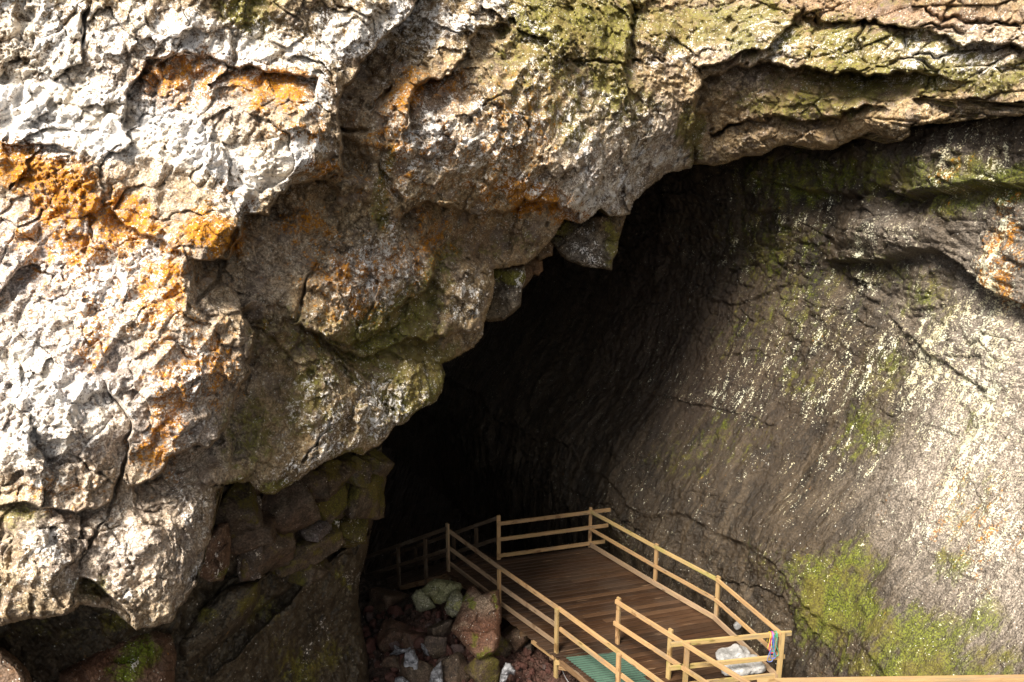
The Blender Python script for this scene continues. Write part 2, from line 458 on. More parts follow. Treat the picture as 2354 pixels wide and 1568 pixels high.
LIPS = [  # line (recess on the right of travel), drop, L, bulge, Lb
    ([(772, 430), (778, 330), (765, 265), (772, 235), (785, 200), (820, 165), (850, 115), (880, 85), (935, 50), (955, 0), (960, -60)], .75, 75, .28, 110),
    ([(430, 592), (490, 597), (530, 597), (556, 545), (566, 500), (620, 492), (645, 450), (668, 425), (740, 420), (772, 412)], .60, 85, .22, 60),
    ([(925, 330), (937, 290), (942, 240), (952, 203), (980, 176), (1025, 170), (1060, 135), (1076, 95), (1095, 62), (1180, 50)], .40, 50, .15, 60),
    ([(905, 520), (922, 495), (955, 470), (985, 459), (1050, 478), (1100, 498), (1180, 487), (1205, 458), (1245, 455), (1283, 470), (1335, 512)], .55, 60, .18, 70),
    ([(690, 742), (760, 772), (800, 792), (870, 752), (940, 702), (985, 642), (998, 600), (962, 540)], .28, 45, .18, 80),
    ([(640, 735), (700, 748), (785, 802), (830, 812), (900, 792), (1000, 772), (1120, 742)], .30, 55, .12, 60),
    ([(290, 1112), (350, 1092), (400, 1042), (480, 1012), (530, 962), (546, 902), (575, 852), (570, 772), (545, 702)], .50, 70, .25, 70),
    ([(-30, 1175), (59, 1153), (117, 1157), (172, 1167), (219, 1159), (250, 1147), (273, 1085), (287, 1030)], .22, 40, .10, 50),
    ([(230, 860), (245, 880), (292, 965), (290, 1060), (268, 1118)], .18, 40, .12, 60),
    ([(280, 300), (300, 200), (330, 130), (420, 118), (530, 150), (640, 165), (725, 180), (735, 250)], .18, 60, .08, 50),
    ([(120, 170), (190, 140), (198, 60), (195, -20)], .14, 30, .05, 40),
    ([(0, 322), (60, 330), (140, 338), (200, 360)], .20, 45, .10, 50),
    ([(250, 470), (290, 520), (370, 555), (430, 590)], .12, 40, .10, 60),
    ([(840, 880), (800, 850), (760, 830), (700, 835), (660, 860)], -.1, 50, 0, 40),
    ([(184, 1325), (254, 1366), (290, 1410), (312, 1452)], .5, 45, .1, 40, 5, 12),
    ([(1395, 480), (1440, 400), (1455, 300), (1440, 200), (1445, 110), (1450, 0)], .35, 60, .12, 70),
    ([(1600, 370), (1588, 330), (1602, 280), (1590, 230), (1610, 180), (1660, 160)], .55, 45, .15, 50),
    # strata of the right-hand roof
    ([(1590, 230), (1640, 170), (1690, 148), (1760, 146), (1830, 150), (1900, 156), (1995, 158), (2080, 168), (2160, 176), (2260, 190)], .85, 55, .20, 40, 4.5, 260),
    ([(1600, 300), (1660, 290), (1720, 280), (1790, 262), (1850, 275), (1920, 262), (1990, 240), (2060, 245)], .35, 28, .15, 30, 4.5, 90),
    ([(2080, 225), (2150, 232), (2250, 228), (2353, 238), (2450, 236)], .16, 24, .08, 30),
    ([(1830, 60), (1850, 40), (1980, 45), (2080, 62), (2180, 85), (2353, 110), (2600, 140)], .28, 35, .08, 40),
    ([(1590, 150), (1640, 145), (1700, 120), (1760, 118), (1800, 80), (1840, 30), (1850, 0)], .40, 40, .15, 60),
]
CRACKS = [([(245, 880), (292, 965), (288, 1060), (252, 1160), (219, 1237), (187, 1315)], .16, 3.4), ([(640, 740), (685, 735), (692, 690), (735, 590)], .18, 4),
          ([(1620, 302), (1660, 296), (1715, 285)], .5, 4), ([(1540, 140), (1490, 135), (1460, 150), (1410, 150), (1300, 140)], .2, 4),
          ([(1460, 148), (1452, 60), (1448, -20)], .25, 5), ([(1885, 20), (1870, 80), (1858, 150)], .2, 4), ([(1990, 45), (1978, 100), (1980, 155)], .22, 4), ([(2085, 60), (2090, 130)], .18, 4),
          ([(1960, 45), (2100, 70), (2180, 60), (2230, 75)], .22, 4), ([(2090, 135), (2150, 140), (2200, 110), (2353, 120)], .22, 4), ([(2030, 155), (2080, 140), (2160, 170)], .2, 4),
          ([(2130, 10), (2155, 50), (2200, 40), (2353, 60)], .2, 4), ([(830, 240), (860, 245), (900, 200)], .22, 5), ([(770, 300), (800, 300), (860, 290)], .2, 4),
          ([(525, 180), (540, 150), (545, 60)], .12, 4), ([(200, 100), (195, 20)], .2, 6), ([(440, 700), (500, 650), (560, 520)], .2, 5),
          ([(1060, 310), (1100, 250), (1170, 210)], .12, 3), ([(760, 960), (740, 1010), (700, 1080)], .12, 4), ([(930, 500), (905, 440), (880, 380), (890, 330)], .2, 6)]
BULGES = [  # cx,cy,rx,ry,ang,amount (towards the viewer)
    (640, 310, 130, 120, 0, .35), (150, 380, 200, 60, 10, .2), (480, 540, 90, 60, 0, .3), (120, 1000, 150, 110, 0, .3), (430, 880, 90, 170, 8, .35), (90, 1290, 110, 90, 0, .3),
    (370, 1290, 80, 110, 0, .35), (870, 640, 130, 90, -25, .35), (1060, 700, 70, 70, 0, .3), (760, 960, 110, 120, -10, .2), (930, 920, 90, 80, 0, .2), (1100, 350, 130, 110, 0, .3),
    (1330, 420, 80, 120, 0, .25), (1330, 70, 120, 90, 0, .25), (1740, 70, 60, 70, 0, .4), (1540, 320, 50, 60, 0, .3), (1700, 330, 90, 30, -10, .25), (1870, 320, 70, 25, 0, .2), (2030, 270, 80, 40, 0, .2),
    (620, 600, 90, 130, 35, -.35), (420, 190, 90, 60, 0, -.2), (640, 210, 80, 45, 0, -.15), (850, 190, 60, 120, 30, -.3), (1010, 225, 60, 40, 0, -.3), (620, 950, 70, 150, 10, -.3),
    (400, 1090, 90, 60, -20, -.3), (1120, 555, 120, 40, 0, -.35), (60, 480, 90, 60, 0, -.1), (830, 770, 80, 30, -20, -.1), (640, 880, 40, 80, 0, -.2)]


def cliff_depth(x, y, dist):
    d0 = CLIFF_BASE(x, y)
    P = pt(x, y, d0)
    wx = x + 14 * gn(P, .8, 3) + 11 * gn(P, .3, 4) + 6 * gn(P, .12, 5); wy = y + 14 * gn(P, .8, 6) + 11 * gn(P, .3, 7) + 6 * gn(P, .12, 8)
    d = d0.copy()
    for l in LIPS: d += lip(wx, wy, *l)
    for c in CRACKS: d += crack(wx, wy, *c)
    for b in BULGES: d -= b[5] * ell(wx, wy, *b[:5])
    Pn = pt(x, y, d)
    # how knobbly: very at the left, broken and flat in the roof strata at the right
    flat = sst(1650, 1900, x) * .7
    recess = np.clip(ell(x, y, 620, 600, 90, 140, 35) + ell(x, y, 840, 190, 70, 110, 30) + ell(x, y, 400, 1090, 80, 60, -20) + ell(x, y, 620, 950, 60, 140, 10), 0, 1)
    k = (1 - flat) * (1 - .6 * recess)
    f1, e1 = facets(Pn + .26 * np.stack([gn(Pn, .5, 11), gn(Pn, .5, 12), gn(Pn, .5, 13)], -1) + .08 * np.stack([gn(Pn, .16, 51), gn(Pn, .16, 52), gn(Pn, .16, 53)], -1), .95, 21)
    f2, e2 = facets(Pn + .11 * np.stack([gn(Pn, .2, 14), gn(Pn, .2, 15), gn(Pn, .2, 16)], -1), .33, 22)
    # flutes running steeply down the face and thin joints between the broken blocks
    Fl = np.stack([Pn[:, 0] * .9 - Pn[:, 2] * .36, Pn[:, 1] * .7, Pn[:, 2] * .40 + Pn[:, 0] * .2], -1) + .06 * gn(Pn, .3, 39)[:, None]
    flute = (1 - 2 * np.abs(gn(Fl, .34, 42))) * .10 + (1 - 2 * np.abs(gn(Fl, .15, 43))) * .035
    jm = sst(-.1, .35, gn(Pn, 1.1, 44))
    joint = -.045 * np.exp(-(e1 / .04) ** 2) * jm - .02 * np.exp(-(e2 / .05) ** 2) * sst(-.1, .3, gn(Pn, .7, 45))
    big = fbm(Pn, 1.6, 2, .5, 31) * .16 + (joint + flute) * (1 - flat)
    mid = puff(Pn, .55, 32) * .085 + puff(Pn, .26, 33) * .050
    f3, e3 = facets(Pn + .03 * gn(Pn, .1, 37)[:, None], .14, 23)
    fm = .35 + .85 * sst(-.3, .35, gn(Pn, .9, 60) + .4 * gn(Pn, .35, 61))
    fine = puff(Pn, .125, 34) * .040 + puff(Pn, .07, 35) * .028 + gn(Pn, .038, 36) * .020 + f3 * .030 - .03 * sst(.25, .5, gn(Pn, .1, 38))
    fine = fine * fm
    fb, eb = facets(Pn * np.array([.8, .8, 1.9]) + .03 * gn(Pn, .25, 46)[:, None], .8, 41, .3)
    strat = flat * (.34 * fb + .06 * f2 + .035 * f3 - .10 * np.exp(-(eb / .035) ** 2))
    h = big + k * (f1 * .27 + f2 * .125 + mid * .7 + .06 * np.minimum(e2, .25)) + (.35 + .65 * k) * fine + strat
    fh = (puff(Pn, .26, 33) * .05 + fine + mid * .3) / .12
    return d - h, np.clip(.5 + .5 * fh, 0, 1)


WHITE = [(120, 60, 280, 120, 0, .74), (60, 250, 270, 110, 0, .92), (300, 310, 260, 80, 8, .84), (620, 110, 150, 60, -5, .86), (420, 90, 120, 60, 0, .72), (830, 60, 130, 70, -25, .80), (650, 370, 110, 70, -30, .82),
         (470, 350, 170, 80, 0, .84), (730, 200, 50, 90, 0, .6), (560, 450, 110, 50, -30, .66), (1000, 60, 110, 80, 0, .62), (1120, 30, 80, 60, 0, .62), (480, 215, 60, 60, 0, .55),
         (250, 640, 130, 60, -20, .62), (350, 560, 80, 50, 0, .5), (80, 620, 120, 90, 0, .36), (200, 720, 190, 70, -10, .58), (50, 860, 150, 120, 0, .78), (180, 930, 120, 90, 0, .74),
         (60, 1020, 150, 60, 0, .72), (430, 880, 80, 140, 15, .52), (350, 740, 60, 60, 0, .52), (110, 1245, 50, 55, 0, .74), (90, 1330, 110, 60, 0, .36), (330, 1350, 110, 80, 0, .40),
         (440, 1180, 60, 100, 0, .36), (280, 1220, 50, 90, 0, .46), (150, 1120, 120, 40, 0, .42), (1000, 300, 150, 120, 0, .42), (1130, 350, 150, 130, 0, .46), (1350, 300, 120, 140, 0, .42), (1350, 470, 60, 60, 0, .66),
         (1420, 420, 80, 100, 0, .5), (850, 570, 90, 60, -20, .52), (830, 690, 120, 60, -20, .42), (900, 640, 80, 60, 0, .38), (1080, 690, 70, 90, 0, .42), (750, 950, 130, 120, 0, .36), (900, 930, 110, 100, 0, .50),
         (720, 1060, 120, 50, -25, .42), (1480, 330, 60, 90, 0, .46), (1560, 120, 130, 60, 0, .42), (1780, 100, 60, 70, 0, .44), (1950, 110, 200, 40, 6, .36), (2250, 120, 130, 60, 0, .56), (2080, 185, 220, 25, 0, .38),
         (1230, 130, 60, 100, 0, .40), (1540, 360, 60, 30, 0, .55), (2100, 120, 60, 30, 0, .5), (900, 420, 60, 60, 0, .36), (1240, 420, 80, 40, 0, .4)]
ORANGE = [(1000, 380, 260, 160, 0, 0.34), (800, 640, 220, 140, -20, 0.36), (250, 620, 300, 260, 0, 0.36), (420, 175, 134, 73, 0, 0.66), (640, 200, 116, 61, 5, 0.77), (680, 310, 85, 49, 0, 0.55), (70, 385, 134, 67, 10, 0.85), (160, 450, 98, 73, 0, 0.66), (300, 520, 73, 73, 0, 0.74), (495, 535, 76, 55, 0, 0.87), (400, 545, 61, 49, 0, 0.55), (360, 690, 67, 110, 10, 0.7), (215, 590, 134, 98, 0, 0.48), (110, 560, 134, 146, 0, 0.42), (210, 760, 61, 98, 0, 0.55), (390, 950, 73, 146, 12, 0.61), (450, 830, 73, 98, 0, 0.48), (340, 1040, 49, 49, 0, 0.61), (930, 200, 49, 85, 20, 0.55), (1020, 200, 73, 49, 0, 0.51), (1215, 460, 49, 43, 0, 0.79), (1300, 480, 73, 49, 30, 0.66), (1150, 440, 85, 49, 0, 0.42), (690, 520, 61, 49, 0, 0.55), (850, 610, 134, 98, 0, 0.46), (800, 720, 85, 49, -30, 0.42), (1180, 300, 134, 159, 0, 0.4), (130, 1130, 146, 49, 0, 0.42), (900, 330, 73, 110, 0, 0.39), (560, 440, 98, 73, 0, 0.37), (740, 400, 73, 37, 0, 0.51), (1340, 505, 37, 18, 0, 0.55), (520, 860, 49, 98, 0, 0.46), (985, 560, 49, 73, 0, 0.46)]
MOSS = [(800, 800, 260, 200, -30, 0.34), (1000, 880, 120, 130, 0, 0.5), (1250, 200, 240, 220, 0, 0.42), (1700, 60, 200, 80, 0, 0.54), (2150, 150, 300, 80, 6, 0.56), (1900, 220, 300, 80, 0, 0.42), (560, 20, 103, 57, 0, 0.62), (590, 75, 34, 34, 0, 0.8), (885, 400, 25, 103, 10, 0.62), (870, 490, 30, 46, 0, 0.66), (1320, 50, 150, 92, 0, 0.72), (1320, 300, 46, 69, 0, 0.48), (1410, 190, 46, 80, 0, 0.56), (880, 760, 126, 57, -25, 0.62), (990, 860, 69, 80, 0, 0.5), (1590, 310, 32, 69, 0, 0.66), (1560, 60, 150, 69, 0, 0.46), (1980, 110, 230, 69, 5, 0.52), (2200, 180, 230, 46, 5, 0.5), (2080, 10, 288, 34, 0, 0.36), (1850, 240, 230, 46, 0, 0.4), (600, 1120, 103, 23, 0, 0.72), (830, 1040, 69, 16, 0, 0.74), (560, 1000, 92, 126, 0, 0.46), (950, 720, 138, 103, -30, 0.42), (700, 920, 69, 103, 0, 0.44), (1000, 640, 46, 138, 20, 0.46), (220, 1360, 57, 39, 0, 0.62), (1450, 260, 69, 138, 0, 0.4), (640, 770, 103, 69, 0, 0.36), (40, 1180, 103, 46, 0, 0.46), (1160, 560, 138, 46, 0, 0.4), (880, 960, 184, 92, -20, 0.3), (1200, 60, 69, 103, 0, 0.46)]
GREY = [(150, 600, 280, 160, 0, .75), (100, 900, 260, 200, 0, .8), (420, 900, 130, 180, 0, .55), (300, 250, 380, 200, 0, .45), (620, 600, 90, 130, 35, .2), (1000, 300, 140, 100, 0, .22), (1370, 420, 110, 160, 0, .35), (1530, 330, 60, 80, 0, .4), (870, 630, 120, 90, 0, .35), (1700, 90, 100, 90, 0, .35), (300, 1250, 260, 160, 0, .42), (2200, 130, 200, 80, 0, .35)]
RED = [(1120, 555, 130, 45, 0, .6), (1020, 220, 70, 50, 0, .6), (2050, 20, 300, 45, 5, .85), (1830, 260, 220, 90, 0, .25), (420, 190, 100, 60, 0, .35), (850, 200, 70, 110, 30, .25)]


def mask_of(W, O, Mo, G, R_):
    def f(x, y, V, hh):
        a = 30 * gn(V, 1.0, 71) + 16 * gn(V, .35, 72); b = 30 * gn(V, 1.0, 73) + 16 * gn(V, .35, 74)
        X, Y = x + a, y + b
        return (np.stack([blobs(X, Y, W), blobs(X, Y, O), blobs(X, Y, Mo)], -1), np.stack([blobs(X, Y, G), blobs(X, Y, R_), hh], -1))
    return f


XS = axis(-520, -22, 2376, 2900); YS = axis(-380, -22, 1530, 1540)
cliff = relief('cliff', XS, YS, CLIFF_POLY, cliff_depth, mask_of(WHITE, ORANGE, MOSS, GREY, RED), M_CLIFF, seed=101, edge_round=(18, .22), rough=5.2)
tag(cliff, 'lichen covered rock overhang in white, orange and brown arching over the dark cave mouth', 'cliff', kind='structure')

# ================================================================== RIGHT-HAND WALL OF THE CAVE
FOOT = np.array([(-60, 46), (-22, 44), (-9, 40), (-3.2, 31), (0.4, 24.5), (1.7, 21.9), (2.75, 20.0), (4.15, 17.9), (5.35, 16.2), (6.25, 13.9), (7.1, 11), (7.9, 7.5), (8.6, 3.5), (9.0, -1)], float)


def smooth_line(P, n, it=3):
    for _ in range(it):
        Q = [P[0]]
        for a, b in zip(P[:-1], P[1:]): Q += [.75 * a + .25 * b, .25 * a + .75 * b]
        P = np.array(Q + [P[-1]])
    l = np.r_[0, np.cumsum(np.hypot(*(P[1:] - P[:-1]).T))]
    return P, l


FP, FL = smooth_line(FOOT, 0)
s_far = np.interp(31, [0, 1], [0, 1])
sk = FL[np.argmin(np.hypot(FP[:, 0] + 3.2, FP[:, 1] - 31))]
s0 = np.concatenate([np.arange(0, sk, .35), np.arange(sk, sk + 9, .05), np.arange(sk + 9, FL[-1] - 5, .027), np.arange(FL[-1] - 5, FL[-1], .2)])
zz = np.concatenate([np.arange(-6, -1, .5), np.arange(-1, -.2, .1), np.arange(-.2, 11.6, .027), np.arange(11.6, 15, .25)])
PZ = [-6, 0, 1.0, 1.35, 1.5, 2.2, 3.2, 4.5, 6, 7.5, 9, 10.5, 12, 13.5, 15]
PO = [.3, 0, .12, .18, .12, .45, 1.15, 1.85, 2.45, 2.70, 2.45, 1.95, 1.75, 1.75, 1.75]
sg, zg = np.meshgrid(s0, zz); sf, zf = sg.ravel(), zg.ravel()
fx = np.interp(sf, FL, FP[:, 0]); fy = np.interp(sf, FL, FP[:, 1])
tx = np.interp(sf + .6, FL, FP[:, 0]) - np.interp(sf - .6, FL, FP[:, 0]); ty = np.interp(sf + .6, FL, FP[:, 1]) - np.interp(sf - .6, FL, FP[:, 1])
tl = np.hypot(tx, ty); nx_, ny_ = -ty / tl, tx / tl                 # outward (into the rock)
brk = 1.45 + .25 * np.sin(sf * .9) + .15 * np.sin(sf * 2.3 + 1)       # the bench line above the walkway
ze = zf - (brk - 1.45) * np.exp(-((zf - 1.45) / 1.2) ** 2)
off = np.interp(ze, PZ, PO)
P0 = np.stack([fx + nx_ * off, fy + ny_ * off, zf], -1)
px, py, pz = proj(P0)
W_LIPS = [([(1990, 418), (2030, 425), (2080, 450), (2150, 448), (2200, 440), (2260, 425), (2380, 420)], .35, 40, .20, 60),
          ([(1880, 590), (1960, 602), (2050, 600), (2110, 578), (2160, 576), (2200, 600), (2260, 640), (2320, 685), (2420, 720)], .30, 55, .12, 60),
          ([(1610, 690), (1680, 700), (1760, 680), (1830, 640)], .05, 40, .04, 40), ([(1720, 495), (1760, 490), (1800, 478)], .18, 22, .12, 30),
          ([(1400, 915), (1500, 905), (1600, 925), (1700, 950), (1800, 985)], .03, 50, .05, 60),
          ([(1720, 400), (1800, 430), (1900, 440), (1990, 460)], .16, 35, .10, 50), ([(2030, 720), (2100, 770), (2200, 850), (2290, 900)], .06, 40, .06, 50),
          ([(1290, 1100), (1340, 1140), (1400, 1160), (1480, 1225), (1560, 1290), (1650, 1330), (1740, 1350), (1800, 1375), (1850, 1430), (1900, 1500), (1925, 1590)], .05, 14, .05, 24)]
W_BULGE = [(2080, 540, 80, 45, 0, .3), (1990, 530, 60, 30, 0, .2), (2180, 380, 120, 60, 0, .18), (2300, 620, 80, 60, 30, .1), (2200, 900, 200, 120, -40, .2), (1900, 700, 160, 80, 0, .12)]
wx = px + 10 * gn(P0, .9, 203) + 5 * gn(P0, .3, 204) + 3 * gn(P0, .13, 205); wy = py + 10 * gn(P0, .9, 206) + 5 * gn(P0, .3, 207) + 3 * gn(P0, .13, 208)
dd = np.zeros(len(P0))
for l in W_LIPS: dd += lip(wx, wy, *l)
for b in W_BULGE: dd -= b[5] * ell(wx, wy, *b[:5])
# flow marks: long in z, narrow along the wall, leaning
Q = np.stack([sf * 1.0 - zf * .15, np.zeros(len(sf)), zf * .22], -1) + .12 * np.stack([gn(P0, .9, 211), gn(P0, .9, 212), gn(P0, .9, 213)], -1)
up = sst(4.5, 7.5, zf)
f1, e1 = facets(P0 * np.array([1, 1, 1.5]) + .2 * np.stack([gn(P0, .6, 214), gn(P0, .6, 215), gn(P0, .6, 216)], -1), .9, 221, .5)
f2, e2 = facets(P0 + .05 * np.stack([gn(P0, .2, 217), gn(P0, .2, 218), gn(P0, .2, 219)], -1), .32, 222, .5)
low = 1 - sst(1.3, 1.6, ze)
fj, ej = facets(P0 * np.array([.8, .8, 1.7]) + .06 * np.stack([gn(P0, .3, 241), gn(P0, .3, 242), gn(P0, .3, 243)], -1), .6, 244, .5)
h = fbm(P0, 2.2, 3, .5, 231) * .20 + up * (fj * .12 - .06 * np.exp(-(ej / .05) ** 2)) - (1 - up) * .03 * np.exp(-(e1 / .03) ** 2) * sst(0, .4, gn(P0, 1.2, 245)) + fbm(Q, .42, 4, .6, 232) * .055 * (1 - .5 * up) + up * (f1 * .13 + f2 * .045) + (1 - up) * (f2 * .022 + f1 * .05) \
    + puff(P0, .3, 233) * .03 + puff(P0, .13, 234) * .018 + gn(P0, .07, 235) * .014 + low * fbm(Q * np.array([1, 1, .6]), .3, 3, .6, 236) * .06
dd = dd - h
V = P0 + np.stack([nx_ * dd, ny_ * dd, -.35 * dd * np.clip((zf - 2) / 8, -.6, .6)], -1)
hh = np.clip(.5 + .5 * (puff(P0, .13, 234) * .018 + gn(P0, .07, 235) * .014 + fbm(Q, .42, 3, .6, 232) * .05) / .05, 0, 1)
W_WHITE = [(2280, 900, 123, 213, 10, 0.59), (2200, 780, 123, 101, -30, 0.44), (2150, 930, 101, 146, 10, 0.41), (2050, 800, 123, 101, 0, 0.34), (2300, 560, 78, 146, 0, 0.4), (2320, 1150, 101, 179, 10, 0.46), (1900, 900, 90, 112, 0, 0.29), (1740, 860, 101, 78, 20, 0.34), (1660, 920, 123, 45, 20, 0.31), (2080, 540, 90, 50, 0, 0.32), (1960, 560, 134, 78, 0, 0.29), (1840, 480, 112, 67, 0, 0.25), (2250, 360, 134, 90, 0, 0.35), (2000, 650, 146, 67, 0, 0.31), (2320, 680, 67, 67, 0, 0.44), (1970, 1060, 101, 134, 20, 0.25), (2180, 1150, 90, 179, 20, 0.37), (2260, 1350, 112, 134, 20, 0.34), (1720, 600, 134, 90, 0, 0.19), (2060, 870, 134, 67, -20, 0.37), (1900, 760, 179, 78, 10, 0.25)]
W_ORANGE = [(2320, 560, 60, 120, 0, .5), (2330, 660, 40, 50, 0, .55), (2200, 400, 60, 40, 0, .36), (2250, 1200, 120, 160, 20, .34)]
W_MOSS = [(1920, 1340, 90, 67, 20, 0.47), (1900, 1430, 67, 101, -15, 0.47), (2000, 1420, 134, 56, 10, 0.47), (2120, 1460, 134, 78, -15, 0.47), (2060, 1540, 190, 45, 0, 0.47), (2250, 1540, 146, 56, 0, 0.47), (2180, 1300, 78, 45, -10, 0.47), (2260, 1420, 67, 67, 0, 0.47), (1990, 1270, 78, 56, 0, 0.47), (1990, 1000, 134, 78, -40, 0.45), (1850, 700, 168, 146, 0, 0.33), (1750, 560, 168, 123, 0, 0.36), (1820, 430, 179, 67, 0, 0.35), (2220, 400, 146, 67, 0, 0.45), (2320, 420, 67, 67, 0, 0.47), (1680, 1000, 134, 78, 0, 0.35), (1560, 1060, 101, 67, 0, 0.32), (2250, 960, 78, 45, 0, 0.4), (2040, 850, 101, 101, 0, 0.38), (1790, 1290, 134, 67, 0, 0.33), (1400, 1230, 123, 67, 30, 0.33), (1830, 1450, 45, 101, 10, 0.41), (1850, 880, 78, 67, 0, 0.36), (2230, 1150, 67, 179, 25, 0.38), (1690, 780, 101, 101, 0, 0.28), (2150, 720, 134, 67, 20, 0.35), (1900, 1400, 60, 120, -15, 0.27), (2120, 1470, 160, 70, -15, 0.23), (1950, 400, 330, 70, 4, 0.40), (2200, 470, 160, 50, 0, 0.40), (2080, 640, 200, 60, 15, 0.36)]
W_GREY_LIT = [(2280, 1050, 190, 420, 14, .80), (2150, 700, 160, 120, 20, .35), (2290, 950, 150, 260, 12, .85), (2180, 1150, 130, 180, 25, .70), (2320, 1350, 110, 200, 15, .85), (2060, 1120, 110, 130, 25, .40), (2300, 560, 110, 160, 0, .55), (2080, 540, 100, 60, 0, .4), (2220, 400, 150, 80, 0, .35)]  # beige tone; its broad paling to the right is painted-in daylight
W_RED = [(1500, 700, 180, 200, 0, .5), (1600, 900, 200, 120, 0, .3), (2200, 330, 300, 60, 0, .3)]
m1, m2 = mask_of(W_WHITE, W_ORANGE, W_MOSS, W_GREY_LIT, W_RED)(px, py, V, hh); m3 = np.stack([sf - .15 * zf, 0 * sf, zf], -1)
nr, nc = sg.shape; idx = np.arange(nr * nc).reshape(nr, nc)
Fc = np.stack([idx[:-1, :-1], idx[:-1, 1:], idx[1:, 1:], idx[1:, :-1]], -1).reshape(-1, 4)
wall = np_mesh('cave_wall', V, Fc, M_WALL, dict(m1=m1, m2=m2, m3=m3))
tag(wall, 'wet brown cave wall curving behind the railing, with moss, lichen and painted light at right', 'cave wall', kind='structure')

# ================================================================== SHADED WALL UNDER THE OVERHANG, LOWER LEFT
LOW_BASE = tps([(900, 1000, 15.9), (860, 1200, 16.8), (835, 1420, 17.0), (850, 1650, 16.8), (700, 1100, 14.0), (700, 1250, 14.6), (700, 1500, 15.4), (500, 1350, 12.9), (300, 1350, 11.6), (0, 1450, 10.9), (0, 1650, 10.6),
                (400, 1600, 12.4), (600, 1600, 14.1), (-500, 1500, 9.6), (560, 1200, 12.6), (-500, 1700, 9.4), (780, 1330, 15.7), (620, 1400, 14.2), (760, 1560, 15.9)])
LOW_POLY = [(-520, 1330), (0, 1300), (250, 1290), (440, 1150), (560, 1040), (760, 980), (905, 960), (898, 1000), (893, 1060), (885, 1112), (868, 1160), (852, 1230), (838, 1290), (826, 1340), (821, 1385), (832, 1440), (843, 1500),
            (850, 1570), (858, 1690), (-520, 1690)]


def low_depth(x, y, dist):
    d0 = LOW_BASE(x, y); P = pt(x, y, d0)
    band = sst(1330, 1250, y + (x - 700) * .35) * sst(430, 520, x)
    slope = sst(430, 560, x) * (1 - band)
    wx = x + 8 * gn(P, .6, 303) + 4 * gn(P, .2, 304); wy = y + 8 * gn(P, .6, 305) + 4 * gn(P, .2, 306)
    d = d0 + lip(wx, wy, [(480, 1560), (560, 1480), (640, 1400), (700, 1335), (760, 1285), (840, 1225), (880, 1170)], -.35, 60, 0, 30)
    d += lip(wx, wy, [(880, 1155), (830, 1190), (800, 1225), (740, 1260), (690, 1320), (620, 1380), (560, 1420)][::-1], .45, 50, .15, 30)
    f1, e1 = facets(P + .1 * gn(P, .4, 307)[:, None], .62, 311, .6); f2, e2 = facets(P, .28, 312, .6)
    S_ = np.stack([P[:, 0] * 1.3 + P[:, 2] * .7, P[:, 1], P[:, 2] * .45], -1)
    h = fbm(P, 1.3, 3, .5, 313) * .14 + band * (f1 * .22 - .22 * np.exp(-(e1 / .10) ** 2) + f2 * .07) + (1 - band) * (f1 * .05 + f2 * .03 + fbm(S_, .4, 4, .6, 314) * .10) \
        + puff(P, .22, 315) * .03 + puff(P, .1, 316) * .018 + gn(P, .05, 317) * .012
    return d - h, np.clip(.5 + puff(P, .1, 316) * .6, 0, 1)


L_WHITE = [(815, 1320, 10, 30, 10, .45), (700, 1500, 14, 60, 10, .35), (740, 1440, 12, 60, 12, .35)]
L_MOSS = [(830, 1110, 70, 50, 0, .50), (730, 1180, 60, 40, 0, .5), (690, 1540, 60, 70, 0, .50), (760, 1500, 40, 60, 0, .50), (600, 1400, 60, 50, 0, .46), (300, 1400, 90, 40, 0, .46), (800, 1330, 14, 30, 0, .5), (640, 1480, 40, 60, 0, .3), (120, 1440, 160, 50, 0, .36)]
L_RED = [(660, 1170, 200, 110, 0, .5), (820, 1120, 100, 60, 0, .45), (130, 1560, 90, 60, 0, .3)]
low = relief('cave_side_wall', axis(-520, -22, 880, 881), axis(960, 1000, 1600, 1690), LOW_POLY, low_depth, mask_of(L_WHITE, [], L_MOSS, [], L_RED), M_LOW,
             wrap=lambda l: (-.5 * l, l, 0), lens=(.15, .5, 1.2, 3, 8, 18, 30), seed=131, rough=2.6, edge_round=(26, .5))
tag(low, 'dark shaded rock wall with wet streaks under the overhang at the lower left', 'cave wall', kind='structure')

# ================================================================== GROUND
gx = np.concatenate([np.arange(-40, -6, .6), np.arange(-6, 8, .045), np.arange(8, 14, .6)]); gy = np.concatenate([np.arange(-4, 11, .5), np.arange(11, 20, .045), np.arange(20, 50, .6)])


def ground_base(x, y):
    z = -1.25 + .95 * np.exp(-(((x + 1.5) / 1.3) ** 2 + ((y - 16.9) / 1.5) ** 2)) + .25 * np.exp(-(((x + .3) / .9) ** 2 + ((y - 15.6) / .9) ** 2)) + .03 * np.maximum(0, -x - 2) ** 1.5
    return z - 2.6 * sst(17.8, 23, y + .35 * x)


GX, GY = np.meshgrid(gx, gy); X_, Y_ = GX.ravel(), GY.ravel()
Pg = np.stack([X_, Y_, ground_base(X_, Y_)], -1)
fa, ea = facets(Pg, .26, 401, .8); fb, eb = facets(Pg, .12, 402, .8); fc_, ec = facets(Pg, .5, 403, .8)
Pg[:, 2] += fbm(Pg, 1., 3, .5, 404) * .10 + .10 * fc_ + .07 * fa + .035 * fb - .03 * np.exp(-(eb / .08) ** 2) - .05 * np.exp(-(ea / .08) ** 2)
idx = np.arange(GX.size).reshape(GX.shape)
Fg = np.stack([idx[:-1, :-1], idx[:-1, 1:], idx[1:, 1:], idx[1:, :-1]], -1).reshape(-1, 4)
zero = np.zeros((len(Pg), 3)); m2g = zero.copy(); m2g[:, 1] = .95 * np.exp(-(((X_ + .6) / 2.4) ** 2 + ((Y_ - 15.6) / 2.2) ** 2) ** 2); m2g[:, 2] = .5  # red only near the boulders; darker floor elsewhere stands in for cave shade
